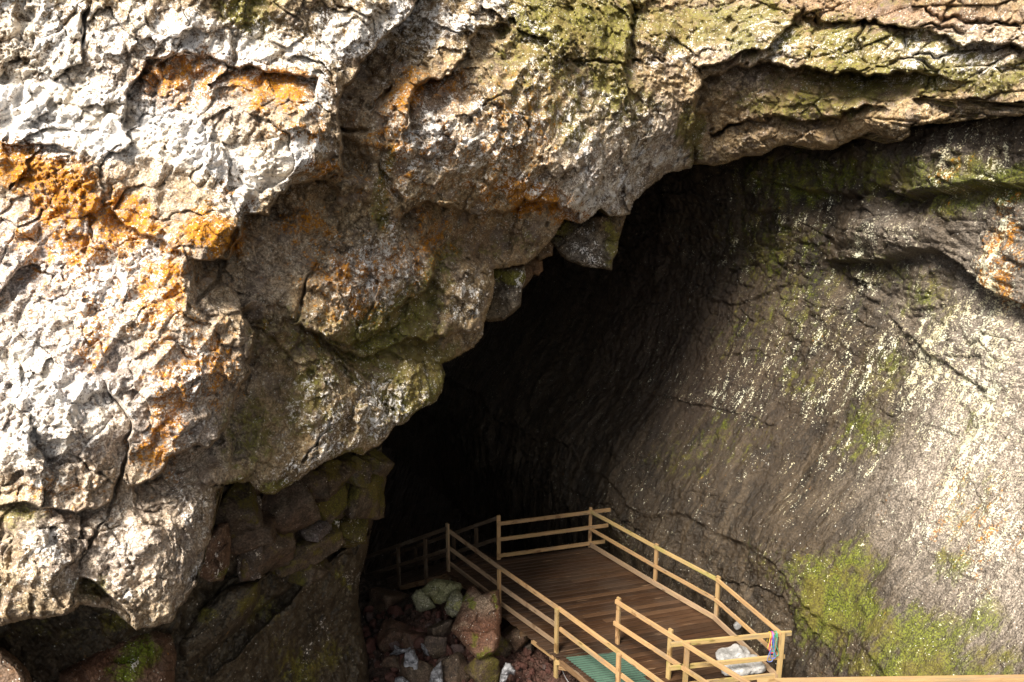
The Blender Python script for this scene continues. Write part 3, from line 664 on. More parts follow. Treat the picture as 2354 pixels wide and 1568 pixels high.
M_GROUND = rock_mat('rubble_ground', (.020, .016, .012), (.040, .029, .021), (.075, .055, .042), red=(.115, .055, .042), rough=(.55, .85), spec=.25, wscale=8., dotd=0.)
ground = np_mesh('ground', Pg, Fg, M_GROUND, dict(m1=zero, m2=m2g), smooth=False)
tag(ground, 'cave floor of loose dark red stones', 'ground', kind='structure')


def ground_hit(x, y, lift=0.):
    r = ray(x, y); t = 12.
    for _ in range(40):
        P = np.array([0, 0, HC]) + r * t
        g = float(ground_base(P[0], P[1])) + lift
        t += .8 * (P[2] - g) / -r[2]
    return np.array([0, 0, HC]) + r * t, t


# ================================================================== STONES
def rock_np(seed, planes=14, sub=4, rough=.05, soft=.016):
    bm = bmesh.new(); bmesh.ops.create_icosphere(bm, subdivisions=sub, radius=1)
    D = np.array([v.co[:] for v in bm.verts]); Fc = np.array([[v.index for v in f.verts] for f in bm.faces]); bm.free()
    D /= np.linalg.norm(D, axis=1)[:, None]
    rs = np.random.RandomState(seed)
    n = rs.normal(size=(planes, 3)); n /= np.linalg.norm(n, axis=1)[:, None]
    n = np.concatenate([n, np.eye(3), -np.eye(3)]); dist = np.concatenate([rs.uniform(.55, .95, planes), rs.uniform(.85, 1.1, 6)])
    c = D @ n.T
    r = np.where(c > .08, dist / np.maximum(c, .08), 9.)
    r = -soft * np.log(np.exp(-r / soft).sum(1))
    V = D * r[:, None]
    q = V + seed * 3.7
    V = V * (1 + rough * (fbm(q, .8, 4, .55, seed) + .5 * puff(q, .22, seed + 3)))[:, None]
    return V, Fc


def rock(name, P, dims, seed, mat, rot=None, planes=14, sub=4, rough=.05, moss=0., white=0., grey=0., red=0., top_moss=True, parent=None):
    V, Fc = rock_np(seed, planes, sub, rough); V = V * np.array(dims)
    m1 = np.zeros((len(V), 3)); m2 = np.zeros((len(V), 3)); m2[:, 2] = .5
    n_ = fbm(V + seed, max(dims) * .7, 3, .6, seed + 9)
    m1[:, 0] = np.clip(white + .3 * n_, 0, 1) if white else 0
    m1[:, 2] = np.clip(moss + .35 * n_ + (.15 * V[:, 2] / dims[2] if top_moss else 0), 0, 1) if moss else 0
    m2[:, 0] = np.clip(grey + .4 * n_, 0, 1) if grey else 0
    m2[:, 1] = np.clip(red + .4 * n_, 0, 1) if red else 0
    o = np_mesh(name, V, Fc, mat, dict(m1=m1, m2=m2))
    o.location = P; rs = random.Random(seed)
    o.rotation_euler = rot if rot is not None else (rs.uniform(-.4, .4), rs.uniform(-.4, .4), rs.uniform(0, 6.28))
    return o


def boulder(name, poly, zc, thick, seed, mat, masks, step=1.7, round_=(24, .35), tilt=(0, 0), rough=2.0, amp=1.0, fs=.35, lips=(), wrapdir=(0, 1, -.35)):
    P = np.array(poly, float); lo = P.min(0) - 12; hi = P.max(0) + 12; c = P.mean(0)

    wrapdir = ray(*c); wrapdir = wrapdir / np.linalg.norm(wrapdir)

    def dep(x, y, dist):
        d0 = np.full(len(x), float(zc)) + tilt[0] * (x - c[0]) / 100. + tilt[1] * (y - c[1]) / 100.
        Q = pt(x, y, d0); f1, e1 = facets(Q + .05 * gn(Q, .2, seed + 8)[:, None], fs, seed + 1, .8); f2, e2 = facets(Q, fs * .4, seed + 2, .7)
        h = amp * (.20 * f1 * fs / .35 + .05 * f2 + fbm(Q, .5, 3, .5, seed + 3) * .05 + puff(Q, .13, seed + 4) * .018 + gn(Q, .05, seed + 5) * .008)
        d = d0 - h
        for l in lips: d += lip(x + 4 * gn(Q, .2, seed + 6), y + 4 * gn(Q, .2, seed + 7), *l)
        return d, np.clip(.5 + puff(Q, .13, seed + 4) * .6, 0, 1)
    return relief(name, np.arange(lo[0], hi[0], step), np.arange(lo[1], hi[1], step), poly, dep, mask_of(*masks), mat,
                  wrap=lambda l: (wrapdir[0] * l, wrapdir[1] * l, wrapdir[2] * l), lens=tuple(thick * k for k in (.12, .35, .65, .9, 1.)), shrink=(.02, .08, .25, .55, .97),
                  jit=.05, rough=rough, seed=seed, edge_round=round_)


M_BOULDER = rock_mat('large_boulder_rock', (.075, .042, .028), (.14, .08, .052), (.22, .145, .10), red=(.165, .062, .034), greyc=(1.5, 1.15, .80), rough=(.55, .85), spec=.25, wscale=8., bumpd=.02, moss_a=(.09, .12, .010), moss_b=(.17, .24, .02))
M_GREENB = rock_mat('olive_boulder_rock', (.085, .085, .04), (.15, .15, .075), (.22, .21, .12), rough=(.6, .85), spec=.2, wscale=8., bumpd=.014, moss_a=(.17, .17, .04), moss_b=(.27, .26, .07))

# hanging slabs at the edge of the arch
M_SLAB = rock_mat('slab_rock', dark=(.055, .041, .025), mid=(.115, .086, .052), light=(.20, .16, .105), red=(.17, .09, .045), rough=(.7, .9), spec=.12, wscale=7., bumpd=.014)
o = boulder('rock_slab', [(1268, 505), (1330, 505), (1400, 488), (1440, 492), (1432, 520), (1420, 552), (1418, 580), (1408, 600), (1406, 622), (1380, 617), (1335, 611), (1310, 600), (1290, 588), (1278, 570), (1262, 560), (1255, 530)], 16.2, 1.6, 501, M_SLAB,
            ([(1362, 592, 40, 16, 20, .60), (1340, 560, 40, 30, 0, .36)], [], [(1410, 550, 20, 60, 10, .6), (1290, 530, 50, 40, 0, .52)], [(1350, 580, 60, 40, 0, .3)], [(1400, 500, 40, 30, 0, .5)]), tilt=(-.2, .15), amp=1.1, wrapdir=(-.1, 1, .1),
            lips=[([(1345, 588), (1368, 576), (1385, 562)], .10, 14, .03, 10)], round_=(12, .2))
tag(o, 'large angular grey brown slab with white lichen spots hanging from the tip of the arch', 'rock slab')
o = boulder('rock_slab', [(1128, 615), (1160, 612), (1205, 610), (1208, 640), (1200, 665), (1196, 705), (1178, 722), (1160, 735), (1130, 742), (1108, 738), (1100, 690), (1118, 650)], 15.1, 1.4, 511, M_SLAB,
            ([(1200, 640, 10, 40, 5, .55)], [], [(1175, 640, 50, 16, 10, .8)], [(1175, 690, 40, 50, 0, .15)], []), tilt=(-.3, .1), amp=.9, wrapdir=(-.1, 1, .1), round_=(14, .3))
tag(o, 'smooth grey slab with a mossy upper edge hanging below the reddish rock band', 'rock slab')
o = boulder('rock_slab', [(1200, 590), (1235, 580), (1246, 600), (1248, 622), (1238, 634), (1226, 632), (1215, 650), (1200, 668), (1192, 640)], 15.9, 1.0, 521, M_SLAB,
            ([], [], [], [], [(1225, 620, 60, 60, 0, .9)]), amp=.3, wrapdir=(-.1, 1, .1), round_=(9, .15))
tag(o, 'thin rusty brown rock plate sticking out between the two larger hanging slabs', 'rock slab')
o = boulder('rock_slab', [(1238, 545), (1262, 548), (1272, 566), (1270, 588), (1258, 592), (1240, 600), (1226, 585)], 15.6, .9, 526, M_SLAB,
            ([], [], [], [], [(1255, 570, 40, 40, 0, .7)]), amp=.3, wrapdir=(-.1, 1, .1), round_=(9, .15))
tag(o, 'small brown wedge of rock left of the large hanging slab', 'rock slab')

# large stones at the lower left
o = boulder('boulder', [(130, 1590), (135, 1545), (190, 1515), (240, 1480), (300, 1455), (350, 1440), (395, 1455), (410, 1500), (402, 1560), (385, 1640), (130, 1640)], 11.3, 1.2, 531, M_BOULDER,
            ([(300, 1500, 12, 30, 0, .5)], [], [(300, 1530, 90, 36, -20, .60), (330, 1480, 60, 40, 0, .52)], [], [(215, 1520, 80, 40, -30, .6)]), tilt=(.5, -.3), round_=(34, .55), amp=.7)
tag(o, 'big rounded pinkish boulder with a mossy belly under the hanging rock tip', 'boulder')
o = boulder('boulder', [(-120, 1480), (-40, 1476), (10, 1490), (40, 1512), (62, 1535), (74, 1560), (72, 1600), (50, 1650), (-120, 1650)], 9.6, 1., 541, M_SLAB,
            ([], [], [], [(0, 1560, 90, 90, 0, .4)], [(0, 1560, 120, 120, 0, .85)]), round_=(30, .5), amp=.4)
tag(o, 'smooth tan orange boulder cut off by the left edge in the bottom corner', 'boulder')
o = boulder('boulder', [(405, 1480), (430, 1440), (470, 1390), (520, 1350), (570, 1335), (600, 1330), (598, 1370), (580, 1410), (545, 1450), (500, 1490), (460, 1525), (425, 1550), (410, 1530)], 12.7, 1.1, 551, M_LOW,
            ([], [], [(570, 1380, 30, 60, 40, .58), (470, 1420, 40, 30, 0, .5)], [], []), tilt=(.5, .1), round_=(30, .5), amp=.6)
tag(o, 'dark slanting boulder with a mossy right edge beside the wet streaked wall', 'boulder')
o = boulder('boulder', [(470, 1240), (500, 1205), (525, 1200), (532, 1250), (528, 1300), (512, 1335), (480, 1338), (455, 1325), (440, 1345), (425, 1330), (445, 1290)], 11.2, .9, 561, M_BOULDER,
            ([(495, 1300, 26, 30, 0, .40)], [], [(505, 1310, 30, 30, 0, .50)], [], []), tilt=(.8, 0), round_=(24, .4), amp=.5)
tag(o, 'rounded brown rock lobe with yellow moss just right of the pointed hanging tip', 'boulder')

BL = [  # D centre, radii px, moss, red, grey, white, text
    (649, 1174, 62, 44, 0, .6, 0, 0, 'broad dark red block wedged in the middle of the rubble under the overhang'),
    (737, 1105, 40, 40, .42, .5, 0, 0, 'brown block with a mossy right edge just below the overhang lip'),
    (825, 1117, 50, 42, .50, .5, 0, 0, 'dark red block with moss patches at the right end of the rubble band'),
    (737, 1168, 34, 32, .62, .4, 0, 0, 'block with a pale yellow moss cushion in the middle of the rubble band'),
    (776, 1148, 24, 36, .45, .4, 0, 0, 'narrow upright block between the mossy cushion and the right end block'),
    (684, 1112, 46, 26, .3, .5, 0, 0, 'flat brown block tucked under the overhang edge'),
    (858, 1070, 32, 28, .48, .4, 0, 0, 'small mossy block high at the right under the arch edge'),
    (800, 1076, 40, 24, .45, .2, .2, 0, 'greenish block tucked up under the mossy overhang fringe'),
    (575, 1170, 14, 32, 0, 0, .8, .35, 'thin pale grey splinter standing upright below the hanging moss'),
    (541, 1168, 34, 40, .44, .2, .2, 0, 'olive brown block directly below the tan moss fringe'),
    (561, 1225, 48, 38, 0, .7, 0, 0, 'dark red rounded block left of the broad block'),
    (798, 1207, 40, 30, .70, .2, .1, .2, 'moss covered block jutting out furthest over the wet wall'),
    (748, 1222, 32, 27, .62, .2, .3, .35, 'pale mossy block beside the one that juts out furthest'),
    (704, 1212, 28, 14, 0, .4, .6, 0, 'flat grey stone lying left of the pale mossy block'),
    (738, 1192, 26, 8, 0, 0, .9, .5, 'thin whitish stone lying on top of the flat grey one'),
    (605, 1252, 50, 30, .25, .6, 0, 0, 'low brown block at the lower left of the rubble band'),
    (690, 1256, 56, 28, .40, .3, 0, 0, 'wide olive brown block at the bottom of the rubble band'),
    (572, 1284, 26, 36, 0, .3, .3, .3, 'crumbly grey topped stone at the foot of the rubble band'),
    (705, 1296, 50, 26, .46, 0, 0, 0, 'smooth dark green stone lowest in the rubble band'),
    (638, 1282, 26, 26, 0, 0, .1, 0, 'blackish stone between the crumbly stone and the dark green one')]
for k, (cx, cy, rx, ry, mo, re, gr, wh, txt) in enumerate(BL):
    zc = float(LOW_BASE(np.array([cx * 1.]), np.array([cy * 1.]))[0]) - .12; s = zc / F
    o = rock('wedged_stone', pt(cx, cy, zc), (rx * s * (1.35, 1.6, 1.2)[k % 3], .5 * (rx + ry) * s + .15, ry * s * (1.6, 1.3, 1.5)[k % 3]), 600 + k, M_STONE, rot=(random.uniform(-.5, .3), random.uniform(-.4, .4), random.uniform(-.6, .8)),
             moss=max(0, mo - .03), red=re * .3, grey=gr, white=wh, planes=8, sub=5, rough=.075)
    tag(o, txt, 'stone', 'stones wedged under the overhang')

# boulders beside the platform
o = boulder('boulder', [(1085, 1347), (1098, 1356), (1108, 1366), (1125, 1360), (1147, 1354), (1150, 1389), (1152, 1420), (1148, 1440), (1150, 1464), (1144, 1490), (1134, 1503), (1118, 1512), (1098, 1517), (1084, 1506), (1070, 1488), (1050, 1465), (1036, 1450), (1040, 1435), (1055, 1400), (1064, 1372), (1074, 1352)],
            17.3, 1.0, 571, M_BOULDER, ([], [], [(1112, 1508, 30, 14, -15, .85), (1070, 1392, 14, 16, 0, .55), (1140, 1385, 16, 26, 0, .52), (1082, 1478, 12, 16, 0, .6)], [(1096, 1395, 30, 26, 0, .8), (1055, 1446, 20, 6, 15, .9)],
                                        [(1100, 1460, 60, 40, 0, .75), (1070, 1360, 26, 16, 0, .8), (1130, 1362, 24, 10, 0, .9), (1140, 1410, 14, 40, 0, .7)]), tilt=(-.15, -.6), fs=.4, amp=.75, round_=(20, .35),
            lips=[([(1036, 1450), (1070, 1448), (1110, 1450), (1150, 1440)], -.12, 26, 0, 10), ([(1040, 1462), (1075, 1492), (1100, 1516)], .1, 12, .05, 14)])
tag(o, 'tallest red boulder with a tan face and bright moss at its foot, against the platform', 'boulder')
o = boulder('boulder', [(968, 1352), (985, 1338), (1000, 1329), (1020, 1331), (1042, 1336), (1058, 1339), (1063, 1350), (1058, 1362), (1042, 1368), (1030, 1382), (1012, 1388), (998, 1386), (988, 1372), (975, 1366)], 18.2, .7, 575, M_GREENB,
            ([], [], [(1000, 1372, 26, 14, 0, .45)], [], []), round_=(16, .25), amp=.6, tilt=(0, -.4))
tag(o, 'flat topped olive boulder lying on the heap below the tall railing post', 'boulder')
o = boulder('boulder', [(1036, 1360), (1048, 1352), (1060, 1362), (1072, 1380), (1080, 1394), (1074, 1408), (1058, 1416), (1040, 1421), (1026, 1412), (1020, 1398), (1028, 1378)], 17.8, .6, 579, M_GREENB,
            ([], [], [(1050, 1396, 30, 22, 0, .50)], [(1050, 1396, 40, 30, 0, .3)], []), round_=(16, .25), amp=.6, tilt=(0, -.3))
tag(o, 'yellowish green angular boulder leaning against the flat topped olive one', 'boulder')
o = boulder('boulder', [(945, 1372), (955, 1356), (968, 1354), (985, 1368), (998, 1384), (1002, 1396), (985, 1404), (968, 1409), (958, 1404)], 18.3, .5, 583, M_GREENB,
            ([], [], [], [(970, 1380, 40, 30, 0, .2)], []), round_=(14, .22), amp=.6)
tag(o, 'dull green grey boulder at the left end of the olive pair', 'boulder')


def floor_rock(cx, cy, rx, ry, seed, txt, mat=M_STONE, moss=0., red=.4, grey=0., white=0., cat='boulder', group=None, name='boulder', planes=10, rough=.07):
    P, t = ground_hit(cx, cy + ry * .55); s = t / F * 1.0
    P = P + np.array([0, .25 * rx * s, .45 * ry * s])
    o = rock(name, P, (rx * s * 1.25, 1.05 * rx * s, ry * s * 1.35), seed, mat, rot=(random.uniform(-.6, .6), random.uniform(-.5, .5), random.uniform(-1.5, 1.5)), moss=moss, red=red, grey=grey, white=white, planes=planes, rough=rough)
    return tag(o, txt, cat, group)


FR = [(1015, 1425 + 25, 22, 34, 'upright grey brown boulder just left of the tall red one', 0, .1, .1), (1000, 1489, 20, 32, 'grey brown boulder rimmed with ice along its left side', 0, .2, .1), (900, 1468, 34, 30, 'wide rust topped boulder in the shadow of the cave floor', 0, .6, 0),
      (1050, 1540, 36, 34, 'round dark brown boulder at the bottom edge left of the mossy one', 0, .2, 0), (950, 1478, 22, 20, 'reddish brown boulder in front of the icy hollow', 0, .6, 0), (955, 1555, 34, 36, 'big dark boulder with a white ice sheet on its left face', 0, .15, 0),
      (1110, 1545, 44, 34, 'olive brown boulder under the foot of the tall red one', .42, .2, 0), (1135, 1482, 22, 30, 'shadowed boulder with a yellow patch right of the tall red one', .40, .1, 0), (1180, 1470, 32, 34, 'reddish boulder under the corner of the deck', .28, .55, 0),
      (1213, 1489, 15, 14, 'small square grey stone below the deck edge beam', 0, .1, .3), (880, 1380, 40, 26, 'very dark rounded boulder deep in the shadow by the ramp', 0, .3, 0), (905, 1500 + 20, 20, 22, 'small brown boulder ringed by ice at the lower left', 0, .3, 0), (1015, 1528, 17, 14, 'squarish brown stone between two ice rims', 0, .2, .2)]
for k, (cx, cy, rx, ry, txt, mo, re, gr) in enumerate(FR):
    floor_rock(cx, cy, rx, ry, 700 + k, txt, M_STONE if k != 3 else M_STONE, moss=mo, red=re, grey=gr)

# loose red stones, each one an object
protos = []
for k in range(9):
    V, Fc = rock_np(800 + k, 12, 3, .07)
    m1 = np.zeros((len(V), 3)); m2 = np.zeros((len(V), 3)); m2[:, 2] = .5; m2[:, 1] = .3 + .08 * k if k < 7 else 0; m2[:, 0] = .4 if k >= 7 else 0
    me_o = np_mesh('rubble_stone', V, Fc, M_RUBBLE, dict(m1=m1, m2=m2)); protos.append(me_o)
rs = random.Random(5); n = 0
LBL = 'loose red brown stone among the rubble beside the platform'
while n < 285:
    if n < 9: o = protos[n]
    else: o = None
    x = rs.uniform(832, 1345); y = rs.uniform(1395, 1610)
    if x > 1150 and y < 1440 + (x - 1150) * .75: continue
    r = 5.5 * (1 / max(.02, rs.random())) ** .5
    if r > 21: continue
    if x > 1150: r *= .9
    P, t = ground_hit(x, y, .03)
    if P[0] > .95 + (14.75 - P[1]) * .7 and P[1] < 14.7: continue
    if o is None: o = protos[n % 9].copy(); COL.objects.link(o)
    s = r * t / F
    o.location = P + np.array([0, 0, .25 * s]); o.rotation_euler = (rs.uniform(0, 6), rs.uniform(0, 6), rs.uniform(0, 6)); o.scale = (s * rs.uniform(.9, 1.3), s * rs.uniform(.7, 1.1), s * rs.uniform(.6, .95))
    tag(o, LBL, 'stone', 'loose stones on the cave floor'); n += 1

# ================================================================== ICE between the stones
ICE = N('ice'); ICE.put(ICE.b.inputs['Base Color'], ICE.mix(ICE.ss(ICE.noise(ICE.pos(), 9., 6, .6), .38, .6), (.10, .10, .105), (.36, .36, .38))); ICE.b.inputs['Roughness'].default_value = .35
ICE.put(ICE.b.inputs['Normal'], ICE.bump(ICE.noise(ICE.pos(), 30., 5, .6), .6, .01)); ICE.b.inputs['Subsurface Weight'].default_value = .15; ICE.b.inputs['Subsurface Radius'].default_value = (.05, .05, .06)
for poly, dz, txt in [([(930, 1500), (950, 1490), (962, 1512), (966, 1545), (958, 1572), (940, 1565), (925, 1540)], .55, 'tongue of white ice on the left face of a big dark boulder'),
                      ([(980, 1575), (990, 1545), (1005, 1528), (1014, 1520), (1018, 1545), (1016, 1575)], .5, 'pointed white ice patch standing between two boulders at the bottom'),
                      ([(1148, 1568), (1152, 1540), (1164, 1522), (1176, 1522), (1186, 1540), (1184, 1552), (1174, 1545), (1166, 1560), (1160, 1572)], .62, 'pear shaped white ice patch on the olive boulder'),
                      ([(905, 1590), (908, 1558), (925, 1552), (945, 1570), (960, 1590)], .5, 'grey ice lump at the bottom edge in front of the ice tongue'),
                      ([(965, 1478), (975, 1482), (985, 1500), (988, 1508), (978, 1505), (966, 1490)], .42, 'thin rim of ice along the left side of a grey brown boulder'),
                      ([(905, 1480), (912, 1490), (935, 1492), (960, 1478), (962, 1486), (935, 1502), (900, 1512), (895, 1504), (906, 1495)], .3, 'branching ice crust filling the gaps around the reddish brown boulder')]:
    P_ = np.array(poly, float); cc = P_.mean(0); _, t = ground_hit(*cc)
    o = boulder('ice_patch', poly, t - dz, .12, int(cc[0]), ICE.m, ([], [], [], [], []), step=1.2, round_=(8, .08), rough=3.4, amp=.5, fs=.2)
    tag(o, txt, 'ice')

# ================================================================== WOOD
def wood_mat(name, a, b, dark, green=0., rough=.6, grain=(1.2, 16, 16)):
    n = N(name); P = n.obj(); rnd = n.add('ShaderNodeObjectInfo').outputs['Random']
    off = n.add('ShaderNodeCombineXYZ'); n.put(off.inputs[0], n.math('MULTIPLY', rnd, 37.)); n.put(off.inputs[1], n.math('MULTIPLY', rnd, 11.))
    ad = n.add('ShaderNodeVectorMath', operation='ADD'); n.put(ad.inputs[0], P); n.put(ad.inputs[1], off.outputs[0]); Q = ad.outputs[0]
    g = n.noise(n.mapv(Q, grain), 2.4, 8, .62, .6); g2 = n.noise(n.mapv(Q, (1.1, 3, 3)), 1.6, 4, .6)
    c = n.mix(n.ss(g, .32, .66), a, b); c = n.mix(n.ss(g2, .45, .72, 0, .55), c, tuple(.72 * q for q in a))
    c = n.mix(n.math('MULTIPLY', rnd, .6), c, tuple(q * w for q, w in zip(a, (.86, .9, .98)))); c = n.mix(n.ss(n.noise(n.mapv(Q, (.7, 5, 5), (0, 0, 0), (3, 1, 4)), 1.9, 4, .65), .50, .68, 0, .6), c, (.20, .165, .125))
    kv = n.voro(n.mapv(Q, (2.3, 7., 7.)), 1., rand=.9); c = n.mix(n.ss(kv, .10, .2, .8, 0.), c, tuple(q * .42 for q in a)); c = n.mix(n.ss(kv, .05, .09, .7, 0.), c, dark)
    st = n.noise(n.mapv(Q, (.9, 1.4, 1.4), (0, 0, 0), (5, 2, 8)), 2.2, 5, .6); c = n.mix(n.ss(st, .60, .68, 0, .75), c, dark)
    if green: c = n.mix(n.ss(n.noise(n.mapv(Q, (.8, 2, 2), (0, 0, 0), (1, 7, 3)), 1.6, 5, .6), .5, .68, 0, green), c, (.22, .23, .05))
    n.put(n.b.inputs['Base Color'], c); n.b.inputs['Roughness'].default_value = rough; n.b.inputs['Specular IOR Level'].default_value = .3
    n.put(n.b.inputs['Normal'], n.bump(n.math('ADD', g, n.math('MULTIPLY', n.noise(P, 40., 4, .6), .3)), .5, .006))
    return n.m


M_PINE = wood_mat('pale_pine', (.33, .20, .095), (.47, .30, .145), (.13, .06, .025), green=.2)
M_PINEG = wood_mat('greenish_pine', (.37, .25, .105), (.51, .36, .165), (.15, .08, .03), green=.55)
M_PINED = wood_mat('weathered_pine', (.26, .17, .10), (.38, .27, .17), (.10, .05, .025), green=.1)
M_RAMP = wood_mat('shade_darkened_wood', (.055, .036, .022), (.10, .068, .042), (.03, .017, .01))  # ramp timber coloured darker to stand in for the cave's shade
M_BEAM = wood_mat('brown_beam', (.13, .075, .038), (.21, .13, .07), (.06, .03, .015))


def bar(name, a, b, w, h, mat, parent, up=(0, 0, 1), ext=(0, 0), bev=.006, label=None):
    """a straight timber from a to b; local X runs along it"""
    a, b = Vector(a), Vector(b); d = (b - a).normalized(); a = a - d * ext[0]; b = b + d * ext[1]; L = (b - a).length
    bm = bmesh.new(); bmesh.ops.create_cube(bm, size=1); bmesh.ops.scale(bm, vec=(L, w, h), verts=bm.verts); bmesh.ops.translate(bm, vec=(L / 2, 0, 0), verts=bm.verts)
    bmesh.ops.bevel(bm, geom=bm.edges[:], offset=bev, segments=2, affect='EDGES')
    u = Vector(up); y = u.cross(d).normalized(); z = d.cross(y)
    o = bm_obj(name, bm, mat)
    base = Vector(parent.matrix_world.translation) if parent else Vector((0, 0, 0))
    M = Matrix((d, y, z)).transposed().to_4x4(); M.translation = a - PW.get(parent.name if parent else '', Vector((0, 0, 0)))
    if parent: o.parent = parent
    o.matrix_local = M
    if label: o['label'] = label
    return o


PW = {}


def node(name, loc, parent=None, label=None):
    o = empty(name, loc); PW[o.name] = Vector(loc)
    if parent: o.parent = parent; o.location = Vector(loc) - PW[parent.name]
    if label: o['label'] = label
    return o


plat = node('viewing_platform', (1.9, 16.4, -1.2)); tag(plat, 'wooden viewing platform with brown decking and pale timber railings beside the cave wall', 'platform')
A_, B_, C_, D_ = Vector((2.11, 19.35, 0)), Vector((3.51, 17.41, 0)), Vector((4.64, 15.92, 0)), Vector((5.42, 13.85, 0))
E_, F_, G_, H_ = Vector((-.35, 18.68, 0)), Vector((-1.63, 18.10, 0)), Vector((-.30, 16.32, 0)), Vector((.95, 14.75, 0))
I_, J_, K_ = Vector((2.30, 15.05, 0)), Vector((3.19, 13.90, 0)), Vector((3.45, 13.55, 0))
L_ = Vector((2.06, 13.22, 0)); RD = (L_ - H_).normalized()

# decking: separate boards joined into one part, clipped to the outline of the deck
M_DECK = N('dark_decking'); n = M_DECK; P = n.obj(); PR = n.mapv(P, (1, 1, 1), (0, 0, -.266)); ca = n.attr('tone')
gr_ = n.noise(n.mapv(PR, (1.1, 24, 24)), 2., 6, .65); pt_ = n.noise(P, 1.1, 5, .6); pt2 = n.noise(n.mapv(PR, (.55, 7.4, 1)), 2.3, 6, .65)
c = n.mix(n.ss(gr_, .3, .68), (.023, .0112, .0058), (.056, .0275, .0145)); c = n.mix(n.math('MULTIPLY', ca[0], .8), c, (.090, .050, .027)); c = n.mix(n.math('MULTIPLY', ca[1], .75), c, (.016, .010, .0065))
c = n.mix(n.ss(pt2, .60, .67, 0, .7), c, (.17, .105, .06)); c = n.mix(n.ss(pt_, .42, .62, 0, .35), c, (.05, .032, .02))
n.put(n.b.inputs['Base Color'], c); n.put(n.b.inputs['Roughness'], n.ss(pt_, .35, .6, .38, .62)); n.b.inputs['Specular IOR Level'].default_value = .4
n.put(n.b.inputs['Normal'], n.bump(gr_, .5, .008)); M_DECK = n.m


def decking(name, poly, direc, bw, gap, parent, zt=0., th=.028, slope=None, seed=3, lab=None):
    d = Vector(direc).normalized(); nrm = Vector((-d.y, d.x, 0)); rs = random.Random(seed)
    pl = [Vector(p) for p in poly]; off = PW[parent.name]
    tv = [p.dot(nrm) for p in pl]; bm = bmesh.new(); tone = []

    def span(v):
        xs = []
        for a, b in zip(pl, pl[1:] + pl[:1]):
            ta, tb = a.dot(nrm), b.dot(nrm)
            if (ta <= v) != (tb <= v): xs.append((a + (b - a) * ((v - ta) / (tb - ta))).dot(d))
        return (min(xs), max(xs)) if len(xs) >= 2 else None
    v = min(tv) + .004
    while v + bw < max(tv):
        s1, s2 = span(v), span(v + bw)
        if s1 and s2:
            j0, j1 = rs.uniform(-.03, .05), rs.uniform(-.03, .05)
            cuts = [0, 1] if rs.random() < .4 else [0, rs.uniform(.25, .75), 1]
            for ca_, cb in zip(cuts[:-1], cuts[1:]):
                def at(sp, f): return sp[0] - j0 + (sp[1] + j1 - sp[0] + j0) * f
                g = .002
                q = [(at(s1, ca_) + g, v), (at(s1, cb) - g, v), (at(s2, cb) - g, v + bw), (at(s2, ca_) + g, v + bw)]
                dz = rs.uniform(-.003, .003); tn = (min(1, max(0, rs.gauss(.1, .38))), min(1, max(0, rs.gauss(.1, .42))))
                lo = []; hi = []; be = .006
                for k, (ss_, vv) in enumerate(q):
                    vi = vv + (be if k < 2 else -be); si = ss_ + (be if k in (0, 3) else -be)
                    for lst, (s_, v_, z_) in ((lo, (ss_, vv, zt - th)), (hi, (si, vi, zt))):
                        p = d * s_ + nrm * v_; z = z_ + dz + (slope(p) if slope else 0)
                        lst.append(bm.verts.new((p.x - off.x, p.y - off.y, z - off.z)))
                md = []
                for k, (ss_, vv) in enumerate(q):
                    p = d * ss_ + nrm * vv; md.append(bm.verts.new((p.x - off.x, p.y - off.y, zt - be + dz + (slope(p) if slope else 0) - off.z)))
                fs = [bm.faces.new(hi), bm.faces.new(lo[::-1])]
                for k in range(4):
                    k2 = (k + 1) % 4; fs += [bm.faces.new((md[k], md[k2], hi[k2], hi[k])), bm.faces.new((lo[k], lo[k2], md[k2], md[k]))]
                tone += [tn] * 16
        v += bw + gap
    bmesh.ops.recalc_face_normals(bm, faces=bm.faces)
    o = bm_obj(name, bm, M_DECK, parent)
    at = o.data.attributes.new('tone', 'FLOAT_COLOR', 'POINT'); nv = len(o.data.vertices)
    T = np.ones((nv, 4), np.float32)
    for k in range(nv // 12): T[k * 12:(k + 1) * 12, :2] = tone[k * 16][:2]
    at.data.foreach_set('color', np.clip(T, 0, 1).ravel())
    if lab: o['label'] = lab
    return o


bdir = (A_ - E_)
deck_poly = [F_ + Vector((-.06, 0, 0)), E_ + Vector((0, .06, 0)), A_ + Vector((.05, .06, 0)), B_ + Vector((.05, 0, 0)), C_ + Vector((.05, 0, 0)), D_ + Vector((.02, -.35, 0)), Vector((3.25, 12.95, 0)), Vector((2.35, 14.80, 0)), Vector((.97, 14.55, 0))]
decking('decking', deck_poly, bdir, .130, .019, plat, seed=3)
wp = [H_ + Vector((.0, .0, 0)) - RD * .06, Vector((2.28, 14.95, 0)), Vector((2.28, 14.95, 0)) + RD * 4, H_ + RD * 4]
wd = Vector((RD.y, -RD.x, 0)); wd = Vector((1.11, .23, 0))
decking('decking', [p + Vector((.0, -.0, 0)) for p in wp], wd, .112, .009, plat, zt=-.036, seed=5, lab='boards of the walkway that leads up to the deck, under the green mat')

# beams under the edges
def beam(a, b, z0, h, w, mat=M_BEAM, name='edge_beam', **k):
    return bar(name, (a.x, a.y, z0), (b.x, b.y, z0), w, h, mat, plat, **k)


